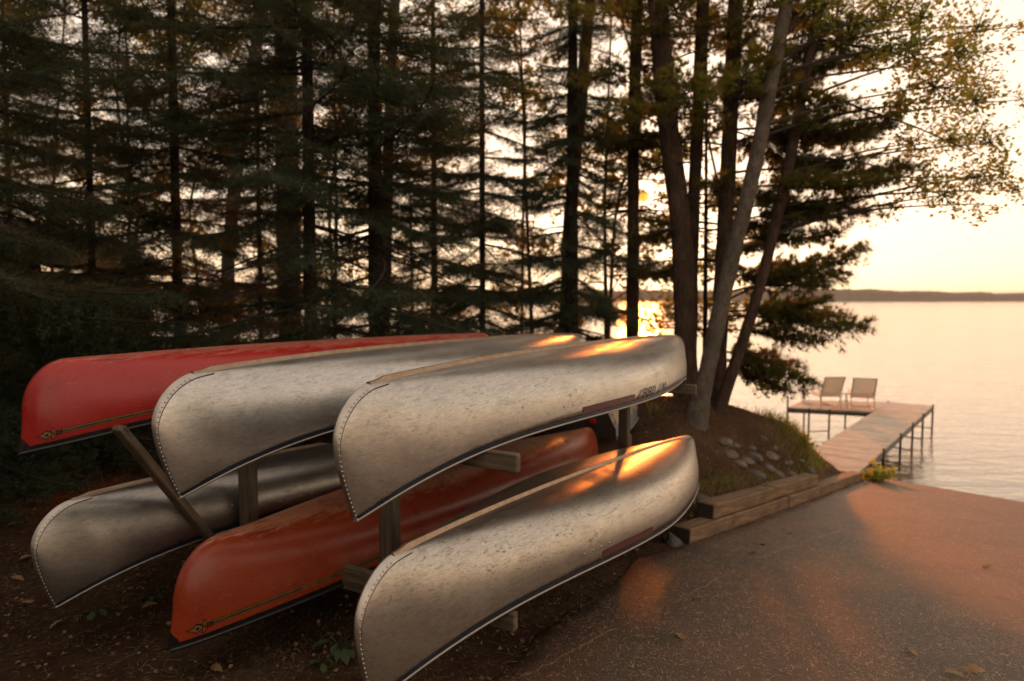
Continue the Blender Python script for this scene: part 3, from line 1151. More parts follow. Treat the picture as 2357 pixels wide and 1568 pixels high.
def make_spruce_crown(seed, zlo, H, Lmax, dead_to):
    r = np.random.default_rng(seed); c = Crown()
    z = zlo
    while z < H:
        k = (z - zlo) / (H - zlo)
        n = (r.integers(3, 6) if dead_to > 2 else r.integers(4, 7)) if z < 7 else 4
        a0 = r.random() * 6.28
        for i in range(n):
            L = Lmax * (1 - k) ** 0.75 * r.uniform(0.65, 1.12)
            if L < 0.3: continue
            az = a0 + i * 6.28 / n + r.normal(0, 0.25)
            zz = z + r.normal(0, 0.08)
            base = np.array([0, 0, zz])
            pitch = r.normal(-0.05 if z < 4 else 0.05, 0.10)
            if z < dead_to and r.random() < 0.40:
                c.add(LIB_D, L * 0.8, r, base, az, pitch)
            else:
                c.add(LIB_S if z < 7.2 else LIB_SX, L, r, base, az, pitch)
        z += r.uniform(0.26, 0.46) if z < 7 else 0.6
    return c.arrays()


def crown_mesh(name, arr, mats):
    o = tri_mesh(name, arr[0], mats, None, arr[1])
    me = o.data
    bpy.data.objects.remove(o)
    return me


CROWN_A = crown_mesh('crown', make_spruce_crown(21, 0.35, 13, 3.1, 0.0), [M['spruce'], M['twig']])
CROWN_B = crown_mesh('crown', make_spruce_crown(22, 1.0, 14, 2.7, 3.2), [M['spruce'], M['twig']])
CROWN_C = crown_mesh('crown', make_spruce_crown(23, 0.5, 11, 2.1, 1.5), [M['spruce'], M['twig']])


def trunk_path(pxs, Y, top=11.0):
    """world polyline, base first: photo pixels (top to bottom) at depth Y, run down into the ground and up past the frame"""
    pts = [P(x, y, Y) for x, y in pxs][::-1]
    g = float(ground_z(pts[0][0], pts[0][1]))
    d = pts[0] - pts[1] if len(pts) > 1 else np.array([0, 0, -1.0])
    if pts[0][2] > g:
        k = (pts[0][2] - g + 0.25) / max(-d[2], 1e-3)
        pts = [pts[0] + d * k] + pts
    d = pts[-1] - pts[-2]; d = d / d[2]
    d[:2] = np.clip(d[:2], -0.12, 0.12)
    while pts[-1][2] < top:
        pts.append(pts[-1] + d * 1.2)
    return np.array(pts), g


def smooth_path(p, n):
    s = np.concatenate([[0], np.cumsum(np.linalg.norm(np.diff(p, axis=0), axis=1))])
    q = np.stack([np.interp(np.linspace(0, s[-1], n), s, p[:, k]) for k in range(3)], 1)
    for _ in range(3):
        q[1:-1] = 0.25 * q[:-2] + 0.5 * q[1:-1] + 0.25 * q[2:]
    return q


def tree(name, label, pxs, Y, r0, r1, bark, top=11.0, group='trees between the rack and the lake', cat='tree', flare=1.35, sides=12):
    path, g = trunk_path(pxs, Y, top)
    base = np.array([path[0][0], path[0][1], g])
    root = empty(name, base)
    tag(root, label, cat, group)
    q = smooth_path(path, 46)
    k = (q[:, 2] - q[0, 2]) / (q[-1, 2] - q[0, 2])
    rad = r0 + (r1 - r0) * k
    rad *= 1 + (flare - 1) * np.exp(-(q[:, 2] - g) / 0.22)
    v, f = tube(q - base, rad, sides)
    v += 0.10 * r0 * vnoise(v, 9.0 / max(r0, 0.05) * 0.1, int(abs(pxs[0][0]))) [:, None] * unit(v - np.repeat(q - base, sides, axis=0))
    mesh('trunk', v, f, bark, root, True)
    return root, q, base


def at_height(q, z):
    return np.array([np.interp(z, q[:, 2], q[:, 0]), np.interp(z, q[:, 2], q[:, 1]), z])


def add_shared_crown(root, me, rz, sc=1.0, zs=1.0):
    o = bpy.data.objects.new('crown', me); COL.objects.link(o)
    o.parent = root
    o.rotation_euler = (0, 0, rz); o.scale = (sc, sc, zs)
    return o


TG = 'spruces behind the canoe rack'
SPRUCES = [
    (-190, 6.7, 0.08, 'A', 0.4, 1.05, 'big blue-green spruce at the left edge, its low boughs reaching under the red canoe'),
    (215, 10.5, 0.06, 'A', 2.1, 1.0, 'dense dark spruce behind the bow of the red canoe'),
    (30, 15.5, 0.07, 'A', 4.0, 1.1, 'dark spruce standing beside the shed roof'),
    (410, 9.0, 0.07, 'C', 1.0, 1.0, 'slim young spruce behind the middle of the red canoe'),
    (715, 8.3, 0.095, 'B', 5.2, 1.0, 'spruce with a thin dark bare trunk, left of the two in the middle'),
    (866, 8.7, 0.125, 'B', 0.9, 1.05, 'spruce with the stout dark trunk in the middle, limbs drooping to the right'),
    (600, 13.5, 0.06, 'C', 3.3, 1.1, 'deep-shaded spruce far behind the red canoe'),
    (1110, 10.6, 0.055, 'C', 3.7, 1.0, 'thin-stemmed spruce behind the far end of the red canoe'),
    (1000, 13.5, 0.08, 'C', 2.0, 1.1, 'spruce in the back row above the middle aluminium canoe'),
    (1315, 10.3, 0.12, 'C', 2.6, 0.75, 'spruce with layered boughs left of the sun'),
]
for px, Y, r0, kind, rz, sc, lab in SPRUCES:
    lean = (px - PW / 2) * 0.02
    root, q, base = tree('spruce_tree', lab, [(px + lean, 60), (px, HOR + 40)], Y, r0, 0.03, M['bark_dark'], 12.0, TG)
    add_shared_crown(root, {'A': CROWN_A, 'B': CROWN_B, 'C': CROWN_C}[kind], rz, sc)

# unseen spruces added to shade the rack, as woods going on left and behind
for i, (x, y, kind, rz) in enumerate([(-6.3, 3.2, 'A', 1.0), (-6.8, 0.2, 'C', 2.2), (-5.6, -3.2, 'A', 3.0), (-2.6, -5.6, 'A', 4.4), (-9.5, 4.5, 'A', 0.3), (-9.0, -1.5, 'A', 5.0), (-0.2, -8.5, 'A', 2.5)]):
    g = float(ground_z(x, y))
    root = empty('spruce_tree', (x, y, g))
    tag(root, ['unseen spruce just left of the frame beside the dull canoe', 'unseen spruce left of the photographer', 'unseen spruce behind the photographer at left', 'unseen spruce straight behind the photographer',
               'unseen spruce deep in the woods at left', 'unseen spruce deep in the woods behind left', 'unseen spruce farther behind the photographer'][i], 'tree', 'unseen spruces added for shade')
    mesh('trunk', *tube([(0, 0, -0.2), (0.02, 0, 4), (0, 0.03, 12.5)], [0.14, 0.10, 0.02], 10), M['bark_dark'], root, True)
    add_shared_crown(root, {'A': CROWN_A, 'C': CROWN_C}[kind], rz, 1.0)

# pines by the water; the sun sits between two of their trunks
PG = 'pines by the water'


SPOTS = [np.array(q) for q in ((1.75, 6.95, 1.33), (1.72, 6.6, 0.42), (1.2, 6.0, 0.62), (0.95, 7.35, 0.40), (1.1, 6.1, 1.40))]  # foliage between these spots and the sun is cut away to light them


def sun_gap(tri, rad=0.015):
    """windows cut into the crowns for the light: the one the low sun is seen through, and those that let it reach the far canoe ends"""
    c = tri.mean(1)
    v = unit(c - CAM)
    dz = v[:, 2] - sun_dir[2]; dx = v[:, 0] - sun_dir[0]
    keep = (dx / rad) ** 2 + (dz / rad) ** 2 > 1
    for k, s in enumerate(SPOTS):
        w = c - s
        al = w @ sun_dir
        d = np.linalg.norm(w - np.outer(al, sun_dir), axis=1)
        ragged = 0.22 + 0.10 * vnoise(c, 4.0, 40 + k)
        keep &= ~((d < ragged) & (al > 0))
    return keep


def pine(label, pxs, Y, r0, r1, whorls, seed, bark='bark_pine', top=11.5, Lr=(1.0, 2.0), custom=None, lo=1.6, gap=True):
    root, q, base = tree('pine_tree', label, pxs, Y, r0, r1, M[bark], top, PG)
    r = np.random.default_rng(seed); c = Crown()
    z = lo
    while z < top - 0.3:
        n = r.integers(2, 5)
        a0 = r.random() * 6.28
        for i in range(n):
            L = r.uniform(*Lr) * (1.0 if z < 8 else 0.7)
            p = at_height(q, z) - base
            if z < whorls:
                c.add(LIB_D, L * 0.6, r, p, a0 + i * 6.28 / n + r.normal(0, 0.3), 0.15)
            else:
                c.add(LIB_P, L, r, p, a0 + i * 6.28 / n + r.normal(0, 0.3), r.normal(0.08, 0.12))
        z += r.uniform(0.35, 0.6)
    for (by, ex, ey, eY) in (custom or []):
        # a limb from the trunk at photo height by to the photo point (ex, ey) at depth eY
        zb = (P(0, by, Y))[2]
        b = at_height(q, zb); e = P(ex, ey, eY)
        dv = e - b; L = float(np.linalg.norm(dv))
        lf, wd = pine_bough(L, r, 1.9, 0.05, 0.22, 0.11, 0.014, 0.40)
        az, pt = math.atan2(dv[1], dv[0]), math.asin(dv[2] / L)
        c.leaf.append(place(lf, b - base, az, pt, r.normal(0, 0.1))); c.wood.append(place(wd, b - base, az, pt))
    tri, mi = c.arrays()
    if gap:
        m = sun_gap(tri + base)
        tri, mi = tri[m], mi[m]
    tri_mesh('crown', tri, [M['pine'], M['twig']], root, mi)


pine('straight slender pine just left of the sun', [(1466, 0), (1458, 300), (1455, 780)], 10.5, 0.105, 0.08, 4.6, 31, lo=2.4, Lr=(0.7, 1.5),
     custom=[(380, 1535, 395, 11.0), (500, 1540, 520, 10.9), (330, 1390, 350, 10.8), (560, 1375, 590, 10.7), (250, 1545, 255, 11.2), (610, 1530, 635, 11.2), (450, 1395, 480, 11.0), (150, 1530, 170, 11.0)])
pine('big dark pine with the curved trunk just right of the sun', [(1513, 0), (1532, 250), (1556, 430), (1572, 560), (1578, 830)], 9.2, 0.16, 0.115, 4.0, 32, lo=3.0, Lr=(0.8, 1.6),
     custom=[(300, 1470, 330, 10.2), (520, 1480, 560, 10.0), (620, 1490, 640, 10.1)])
pine('slim pine whose trunk meets the curved one near the ground', [(1618, 0), (1604, 300), (1592, 560), (1588, 830)], 9.7, 0.10, 0.085, 3.4, 33, lo=2.6, Lr=(0.8, 1.7),
     custom=[(200, 1760, 230, 10.4), (430, 1800, 470, 10.6)])
RIGHT = [(40, 1990, 70, 9.0), (120, 2010, 150, 9.6), (230, 1930, 250, 8.8), (300, 1990, 330, 10.2), (330, 2050, 300, 9.2), (400, 2090, 405, 9.4), (440, 2050, 430, 8.6), (480, 2000, 500, 9.8),
         (520, 1960, 470, 9.0), (560, 1930, 545, 9.5), (300, 1880, 400, 10.4), (520, 1840, 520, 10.2), (200, 1900, 170, 10.2),
         (700, 1985, 585, 9.2), (680, 1930, 640, 9.8), (730, 1990, 760, 9.1), (720, 1930, 740, 9.9), (760, 1880, 790, 9.3), (745, 1900, 700, 8.8),
         (830, 1865, 885, 9.4), (820, 1800, 905, 9.7), (810, 1830, 850, 10.0), (640, 1780, 640, 10.2), (600, 1760, 560, 10.1)]
pine('pine with long feathery limbs reaching right over the water', [(1692, 0), (1678, 350), (1660, 650), (1652, 860)], 9.4, 0.118, 0.095, 2.4, 34, lo=4.2, Lr=(1.0, 2.1), custom=RIGHT)
pine('broad grey pine trunk in shade behind the thin spruce', [(655, 0), (662, 400), (668, 780)], 13.0, 0.25, 0.19, 5.0, 35, 'bark_grey', lo=4.0, Lr=(1.0, 2.0), gap=False)
pine('pale-lit pine half hidden behind the stout spruce', [(908, 0), (895, 300), (886, 780)], 12.5, 0.11, 0.09, 6.0, 36, 'bark_grey', lo=4.5, Lr=(0.8, 1.6), gap=False)
pine('short-limbed pine leaning behind the spruce left of the sun', [(1352, 60), (1330, 300), (1310, 520), (1302, 780)], 12.0, 0.15, 0.07, 3.5, 37, lo=2.6, Lr=(0.7, 1.4))


# broad-leaved trees
def leaves_at(cent, r, size, flat=0.5):
    n = len(cent)
    d = unit(r.normal(size=(n, 3)) * np.array([1, 1, flat]))
    a, b = perp_pair(d)
    w = unit(r.normal(size=(n, 3)) * 0.7 + b)
    s = unit(np.cross(d, w))
    sz = size * (0.65 + 0.7 * r.random(n))[:, None]
    nrm = np.cross(d, s)
    tip, lo_ = cent + d * sz * 0.55, cent - d * sz * 0.5
    l, rr = cent + s * sz * 0.42 + nrm * sz * 0.12, cent - s * sz * 0.42 + nrm * sz * 0.12
    return np.concatenate([np.stack([lo_, l, tip], 1), np.stack([lo_, tip, rr], 1)])


def limb_tris(pts, ra, rb):
    pts = np.asarray(pts); k = np.linspace(0, 1, len(pts))
    rad = ra + (rb - ra) * k
    return stick(pts[:-1], pts[1:], rad[:-1], rad[1:], 5)


def leafy(name, label, pxs, Y, r0, r1, bark, clusters, n, size, leafmat, seed, limbs=(), top=9.0, group='leafy trees among the conifers', depth=0.7):
    root, q, base = tree(name, label, pxs, Y, r0, r1, M[bark], top, group)
    r = np.random.default_rng(seed)
    wood, cent = [], []
    tot = sum(c[2] ** 2 for c in clusters)
    for (cx, cy, cr) in clusters:
        c = P(cx, cy, Y + r.normal(0, 0.3)); R = cr / FPX * Y
        zb = min(max(c[2] - r.uniform(0.2, 0.8), q[0][2] + 0.3), q[-1][2] - 0.2)
        b = at_height(q, zb)
        mid = (b + c) / 2 + np.array([0, 0, 0.12])
        lp = smooth_path(np.array([b, mid, c]), 6)
        wood.append(limb_tris(lp, min(0.022, r0 * 0.3), 0.006))
        m = max(8, int(n * cr ** 2 / tot))
        nt = max(4, m // 18)
        tw = c + r.normal(size=(nt, 3)) * np.array([R, R * depth, R * 0.85]) * 0.52
        wood.append(stick(np.repeat(c[None], nt, 0), tw, np.full(nt, 0.0065), np.full(nt, 0.0025)))
        which = r.integers(0, nt, m)
        cent.append(tw[which] + (c - tw[which]) * (r.random(m) ** 2 * 0.6)[:, None] + r.normal(0, 0.075, (m, 3)))
    for lm in limbs:
        wood.append(limb_tris([P(x, y, yy) for x, y, yy in lm], 0.022, 0.006))
    lf = leaves_at(np.concatenate(cent), r, size); wd = np.concatenate(wood)
    keep = sun_gap(lf, 0.015)
    lf = lf[keep]
    tri = np.concatenate([lf, wd]) - base
    tri_mesh('crown', tri, [leafmat, M['twig']], root, np.concatenate([np.zeros(len(lf), int), np.ones(len(wd), int)]))


leafy('aspen_tree', 'grey-barked aspen leaning right, foot of its trunk at the front of the bank',
      [(1812, 0), (1772, 200), (1738, 380), (1690, 570), (1655, 720), (1628, 850), (1612, 920)], 8.6, 0.118, 0.075, 'bark_grey',
      [(1900, 20, 70), (1960, 50, 90), (2040, 30, 100), (2090, 110, 100), (2000, 130, 60), (2150, 200, 95), (2080, 240, 70), (2120, 40, 70)], 4300, 0.054, M['aspen'], 51,
      limbs=[[(1775, 210, 8.6), (1900, 175, 8.5), (2010, 160, 8.4), (2150, 150, 8.3)], [(1795, 100, 8.6), (1840, 30, 8.5), (1900, -40, 8.4)]], top=8.0)
leafy('aspen_tree', 'thin dark aspen leaning right beside the water, leaves hanging in the top right corner',
      [(1888, 0), (1862, 120), (1840, 250), (1800, 450), (1760, 620), (1718, 760), (1672, 892)], 8.9, 0.082, 0.06, 'bark_pine',
      [(2200, 120, 100), (2240, 230, 90), (2190, 320, 95), (2280, 330, 60), (2130, 420, 75), (2240, 410, 80), (2170, 450, 60), (2310, 400, 55), (2335, 440, 40), (2100, 330, 70),
       (2250, 60, 70), (2350, 60, 25), (2352, 230, 30), (2060, 470, 40), (2250, 470, 40)], 4600, 0.054, M['aspen'], 52,
      limbs=[[(1850, 200, 8.9), (1980, 250, 8.7), (2100, 290, 8.5), (2260, 360, 8.3)], [(1820, 360, 8.9), (1960, 370, 8.8), (2090, 400, 8.6)], [(1870, 90, 8.9), (2050, 120, 8.6), (2230, 170, 8.4)]], top=8.0)
leafy('birch_tree', 'pale slender birch in the shade behind the red canoe', [(590, 120), (560, 260), (540, 430), (525, 600), (520, 780)], 12.5, 0.14, 0.09, 'bark_birch',
      [(620, 180, 110), (520, 250, 110), (700, 120, 120), (470, 130, 120), (560, 40, 130), (650, 330, 90), (480, 400, 90)], 1500, 0.085, M['under'], 53, top=9.5)
rb = np.random.default_rng(60)
BACK = [(120, 17, 'yellow-green maple behind the shed'), (300, 16, 'sunlit young maple behind the dense dark spruce'), (470, 18, 'small maple with yellowing leaves behind the pale birch'),
        (770, 16, 'backlit maple between the two bare spruce trunks'), (950, 18, 'backlit maple at the back, right of the stout spruce trunk'),
        (1200, 17, 'young maple in front of the lake, above the middle canoe'), (1400, 15, 'small backlit maple beside the sun, left of it'), (1640, 16, 'low maple behind the curved pine, right of the sun')]
for i, (px, Y, lab) in enumerate(BACK):
    cl = [(px + rb.normal(0, 75), y + rb.normal(0, 30), rb.uniform(55, 95)) for y in (-20, 60, 140, 230, 300, 380, 450, 530, 600, 680, 730)]
    if px == 1400: cl += [(1425, 420, 60), (1500, 360, 60), (1540, 430, 55), (1500, 540, 65), (1430, 520, 60), (1460, 600, 70), (1540, 600, 60), (1510, 450, 30), (1450, 470, 35), (1490, 400, 35), (1480, 505, 35)]
    leafy('maple_tree', lab, [(px + rb.normal(0, 60), 0), (px + rb.normal(0, 35), 250), (px + rb.normal(0, 25), 480), (px, 780)], Y, 0.05, 0.02, 'bark_dark', cl, 3600, 0.12, M['under'], 70 + i, top=11)
SAPS = [(292, 12, 'dark thin trunk between shed and slim spruce'), 
        (770, 12, 'straight dark trunk between the two middle spruces'), 
        (1225, 12.5, 'thin leaning stem above the far end of the middle canoe'), (1622, 10.5, 'thin dark stem between curved pine and grey aspen'), (1395, 12, 'thin twiggy stem left of the slender pine')]
for i, (px, Y, lab) in enumerate(SAPS):
    root, q, base = tree('sapling', lab, [(px + rb.normal(0, 22), 150), (px + rb.normal(0, 8), 480), (px, 790)], Y, 0.045, 0.015, M['bark_dark'], 6.5, 'thin saplings in the woods', sides=8)
    c = Crown(); r = np.random.default_rng(90 + i)
    for z in np.arange(1.5, 6.2, 0.4):
        c.add(LIB_D, r.uniform(0.6, 1.2), r, at_height(q, z) - base, r.random() * 6.28, 0.3)
    tri, mi = c.arrays()
    tri_mesh('crown', tri, [M['spruce'], M['twig']], root, mi)

# ------------------------------------------------------------------ shed at the left edge
M['shed_wall'] = mat_wood('dark_shed_boards', (0.030, 0.022, 0.016), (0.012, 0.009, 0.007), 2)
M['shed_roof'] = mat_plain('mossy_roof', (0.035, 0.036, 0.020), 0.95, 0, 0.5, 6, 0.5)
shed = empty('shed', (-9.6, 10.5, float(ground_z(-9.6, 10.5))))
tag(shed, 'small dark wooden shed with a mossy gable roof at the left edge', 'shed')
xl, xr, zr, ze = -1.95, 1.95, 3.55, 2.62
for i in range(20):
    x0 = xl + i * (xr - xl) / 20; xm = x0 + 0.0975
    top = zr - 0.12 - (zr - ze) * abs(xm) / 2.3
    v, f = box((xm, 0.0 + 0.006 * (i % 2), top / 2), (0.094, 0, 0), (0, 0.012, 0), (0, 0, top / 2), 0.003)
    mesh('board', v, f, M['shed_wall'], shed)
for sx_ in (-1, 1):
    v, f = box((sx_ * 1.95, 1.55, 1.25), (0.02, 0, 0), (0, 1.53, 0), (0, 0, 1.27))
    mesh('side_wall', v, f, M['shed_wall'], shed)
    a = np.array([0, 0, zr]); b = np.array([sx_ * 2.35, 0, ze - 0.06])
    d = (b - a) / 2; n = unit(np.cross(d, [0, 1.0, 0]))
    v, f = box((a + b) / 2 + np.array([0, 1.5, 0.02]), d, (0, 1.85, 0), n * 0.035)
    mesh('roof_slope', v, f, M['shed_roof'], shed)
v, f = box((0, 3.06, 1.3), (1.93, 0, 0), (0, 0.02, 0), (0, 0, 1.3))
mesh('back_wall', v, f, M['shed_wall'], shed)

# ------------------------------------------------------------------ upturned rowboat behind the rack
def build_rowboat():
    t = NT('beige_boat')
    co = t.coord()
    n = t.noise(co, 5, 6, 0.7)
    base = t.ramp(n, [(0.35, (0.30, 0.235, 0.16)), (0.7, (0.46, 0.37, 0.26))])
    base = t.mix(t.ramp(t.noise(co, 8, 4, 0.6), [(0.56, BLK), (0.64, WHT)]), base, (0.05, 0.065, 0.03))
    sx = t.n('SeparateXYZ'); t.l(co, sx.inputs[0])
    t.bsdf(t.mix(t.ramp(sx.outputs[2], [(0.15, WHT), (0.17, BLK)]), base, (0.20, 0.19, 0.185)), 0.6, 0, t.bump(n, 0.4, 0.01))
    root = empty('rowboat')
    yaw = 0.43
    d, r = np.array([math.sin(yaw), math.cos(yaw)]), np.array([math.cos(yaw), -math.sin(yaw)])
    o = np.array([1.25, 7.6]) - r * 0.62
    root.matrix_world = Matrix(((r[0], d[0], 0, o[0]), (r[1], d[1], 0, o[1]), (0, 0, 1, 0.33), (0, 0, 0, 1)))
    tag(root, 'upturned beige rowboat with grey band lying on the ground behind the rack', 'boat')
    v = []
    ys = np.linspace(0, 2.7, 16)
    for y in ys:
        k = y / 2.7
        w = 0.62 * (1 - 0.75 * k ** 2.6); wb = 0.46 * (1 - 0.8 * k ** 2.2)
        h = 0.42 - 0.16 * k ** 2.5
        g = 0.10 * k ** 2
        for x, z in ((-w, g), (-w * 0.985, g + 0.12), (-wb - 0.02, h - 0.04), (-wb * 0.9, h), (0, h + 0.01), (wb * 0.9, h), (wb + 0.02, h - 0.04), (w * 0.985, g + 0.12), (w, g)):
            v.append((x, y, z))
    f = grid_faces(len(ys), 9)
    mesh('hull', v, f, t.m, root, True)
    mesh('transom', [(x, 0.0 + 0.004, z) for x, _, z in v[:9]], [tuple(range(9))], M['endgrain'], root)
    for s in (-1, 1):
        pts = np.array([(s * (0.62 * (1 - 0.75 * (y / 2.7) ** 2.6) + 0.012), y, 0.10 * (y / 2.7) ** 2 + 0.01) for y in ys])
        mesh('gunwale_rail', *tube(pts, 0.018, 6), t.m, root, True)
    mesh('tail_reflector', *box((0.33, -0.012, 0.20), (0.035, 0, 0), (0, 0.012, 0), (0, 0, 0.028), 0.006), mat_plain('red_reflector', (0.45, 0.01, 0.02), 0.25), root)
    for y in (0.35, 2.2):
        zt_ = 0.0 if y < 1 else 0.055
        v, f = box((0, y, zt_ - 0.19), (0.7, 0, 0), (0, 0.07, 0), (0, 0, 0.185), 0.008)
        mesh('support_block', v, f, M['timber'], root)


build_rowboat()

# ------------------------------------------------------------------ timber edging of the ramp
wall = empty('timber_wall', (1.65, 5.8, -0.25))
tag(wall, 'two-course wall of brown landscape timbers along the ramp edge', 'wall')
WD = unit(np.array([4.31, 4.9])); WN = np.array([-WD[1], WD[0]])
TH = 0.152


def timber(s0, s1, course, inset, jit):
    a2, b2 = BND[8] + WD * s0 + WN * (0.10 + inset), BND[8] + WD * s1 + WN * (0.10 + inset)
    za = float(ramp_z(*(BND[8] + WD * s0))) + TH * (course + 0.5) - 0.012 + jit
    zb = float(ramp_z(*(BND[8] + WD * s1))) + TH * (course + 0.5) - 0.012 + jit
    a, b = np.array([*a2, za]), np.array([*b2, zb])
    x = unit(b - a); y = unit(np.cross(UZ, x)); z = np.cross(x, y); L = np.linalg.norm(b - a)
    v, f = box((0, 0, 0), (L / 2 - 0.004, 0, 0), (0, 0.094, 0), (0, 0, TH / 2 - 0.002), 0.012)
    v = v + 0.006 * vnoise(v, 3.0, int(s0 * 10) + course)[:, None] * np.array([0, 1, 0.6])
    me = bpy.data.meshes.new('timber')
    me.from_pydata([tuple(p) for p in v], [], f)
    me.materials.append(M['timber']); me.materials.append(M['endgrain'])
    me.polygons[-1].material_index = 1; me.polygons[-2].material_index = 1
    o = link('timber', me, None, wall)
    c = (a + b) / 2 - np.array(wall.location)
    o.matrix_local = Matrix(((x[0], y[0], z[0], c[0]), (x[1], y[1], z[1], c[1]), (x[2], y[2], z[2], c[2]), (0, 0, 0, 1)))


timber(0.0, 1.05, 0, 0.0, 0)
timber(1.06, 2.72, 0, 0.012, -0.004)
timber(2.73, 4.45, 0, 0.0, 0.003)
timber(4.46, 6.45, 0, 0.014, -0.002)
timber(0.58, 2.30, 1, 0.030, 0.0)
timber(2.31, 4.05, 1, 0.042, 0.006)

# ------------------------------------------------------------------ dock, loungers
DZ = -1.30
dock = empty('dock', (10.0, 17.0, DZ))
tag(dock, 'weathered plank dock on pipe legs running out to a side platform', 'dock')
DO = np.array([10.0, 17.0, DZ])
WL0, WR0 = np.array([6.55, 13.77]), np.array([7.41, 13.06])
wdir = unit(np.array([0.642, 0.767])); WLEN = 8.9


def plank(corners, zt=0.0, th=0.035):
    v = [(*c, DZ + zt) for c in corners] + [(*c, DZ + zt - th) for c in corners]
    v = np.array(v) - DO
    return mesh('plank', v, [(0, 1, 2, 3), (7, 6, 5, 4), (0, 4, 5, 1), (1, 5, 6, 2), (2, 6, 7, 3), (3, 7, 4, 0)], M['plank'], dock)


nP = 62
wn_ = np.array([wdir[1], -wdir[0]])
WLs = WR0 - wn_ * 1.2
rp = np.random.default_rng(5)
for i in range(-9, nP):
    a, b = i * WLEN / 62, (i + 1) * WLEN / 62 - (0.010 if (i + 1) % 8 else 0.03)
    plank([WLs + wdir * a, WR0 + wdir * a, WR0 + wdir * b, WLs + wdir * b], rp.normal(0, 0.002))
LN, LF = np.array([8.47, 19.6]), np.array([9.67, 21.1])
J, WF = WLs + wdir * 6.55 - wn_ * 0.015, WLs + wdir * (WLEN - 0.05) - wn_ * 0.015
nQ = 24
for i in range(nQ):
    a, b = i / nQ, (i + 1) / nQ - 0.0035
    plank([LN + (J - LN) * a, LN + (J - LN) * b, LF + (WF - LF) * b, LF + (WF - LF) * a], rp.normal(0, 0.002))


def dock_pipe(name, p, q, r=0.028, mat=None):
    v, f = tube(np.array([p, q]) - DO, r, 8)
    mesh(name, v, f, mat or M['steel'], dock, True)


def beam(p2, q2):
    p, q = np.array([*p2, DZ - 0.10]), np.array([*q2, DZ - 0.10])
    x = (q - p) / 2; y = unit(np.cross(UZ, x)) * 0.02
    v, f = box((p + q) / 2 - DO, x, y, (0, 0, 0.062))
    mesh('side_beam', v, f, M['steel'], dock)


F2 = WR0 + wdir * WLEN
beam(WR0 - wn_ * 0.02, F2 - wn_ * 0.02); beam(WLs + wn_ * 0.02, WLs + wdir * 6.5 + wn_ * 0.02); beam(LN, J); beam(LF, WF); beam(LN + wdir * 0.05, LF)
for p2, up in ((LN, 0.35), (LF, 0.30), (LN + (J - LN) * 0.5, 0.0), (LN + (J - LN) * 0.26, 0), (J, 0.0), (F2, 0.04), (WR0 + wdir * 6.9, 0.03), (WR0 + wdir * 5.1, 0.03), (WR0 + wdir * 3.3, 0.03),
               (WR0 + wdir * 1.2, 0.03), (WLs + wdir * 1.2, 0.0), (WLs + wdir * 3.3, 0.0), (WLs + wdir * 5.1, 0), (WF, 0.03), (LF + (WF - LF) * 0.5, 0.02)):
    off = np.zeros(2)
    dock_pipe('leg', (*(p2 + off), DZ + up), (*(p2 + off), -3.4))
for a, b in ((WR0 + wdir * 6.9, WLs + wdir * 6.9), (WR0 + wdir * 5.1, WLs + wdir * 5.1), (WR0 + wdir * 3.3, WLs + wdir * 3.3), (LN + (J - LN) * 0.26, LN + (J - LN) * 0.5), (F2, WF)):
    dock_pipe('cross_brace', (*a, DZ - 0.72), (*b, DZ - 0.66), 0.018)


def lounger(px, py, face, label, lean):
    r_ = ray(px, py); t_ = (DZ - CZ) / r_[2]
    p = CAM + r_ * t_
    root = empty('lounge_chair', p)
    root.rotation_euler = (0, 0, face)
    tag(root, label, 'chair', 'lounge chairs on the dock')
    # local: +y is where the sitter looks (away from the camera), back leans to -y
    hw = 0.31
    bt, bb = np.array([0, -0.06 - lean, 0.98]), np.array([0, 0.12, 0.34])
    for s in (-1, 1):
        mesh('back_rail', *tube([(s * hw, *bt[1:]), (s * hw, *bb[1:])], 0.014, 6), M['frame'], root, True)
        mesh('seat_rail', *tube([(s * hw, 0.10, 0.36), (s * hw, 0.75, 0.38), (s * hw, 1.35, 0.33)], 0.014, 6), M['frame'], root, True)
        for y in (0.02, 1.15):
            mesh('leg', *tube([(s * hw, y, 0.0), (s * hw, y + 0.02, 0.19), (s * hw, y + 0.08, 0.36)], 0.013, 6), M['frame'], root, True)
        mesh('foot_bar', *tube([(s * hw, 0.02, 0.012), (s * hw, 1.15, 0.012)], 0.011, 6), M['frame'], root, True)
        mesh('armrest', *box((s * (hw + 0.02), 0.28, 0.56), (0.025, 0, 0), (0, 0.26, 0), (0, 0, 0.012), 0.005), M['strap'], root)
        mesh('arm_post', *tube([(s * (hw + 0.01), 0.48, 0.37), (s * (hw + 0.01), 0.48, 0.55)], 0.011, 6), M['frame'], root, True)
    mesh('top_rail', *tube([(-hw, *bt[1:]), (hw, *bt[1:])], 0.014, 6), M['frame'], root, True)
    mesh('low_bar', *tube([(-hw, 0.02, 0.10), (hw, 0.02, 0.10)], 0.011, 6), M['frame'], root, True)
    n = 11
    dv = (bt - bb) / 2
    nb = unit(np.cross([1.0, 0, 0], dv))
    for i in range(n):
        x = -hw + 0.03 + i * (2 * hw - 0.06) / (n - 1)
        v, f = box((bt + bb) / 2 + np.array([x, 0, 0]), (0.0215, 0, 0), dv * 0.98, nb * 0.004)
        mesh('back_strap', v, f, M['strap'], root)
    for i in range(12):
        y = 0.16 + i * 0.1
        v, f = box((0, y, 0.372 if y < 0.8 else 0.372 - 0.09 * (y - 0.8)), (hw, 0, 0), (0, 0.035, 0), (0, 0, 0.004))
        mesh('seat_strap', v, f, M['strap'], root)
    return p


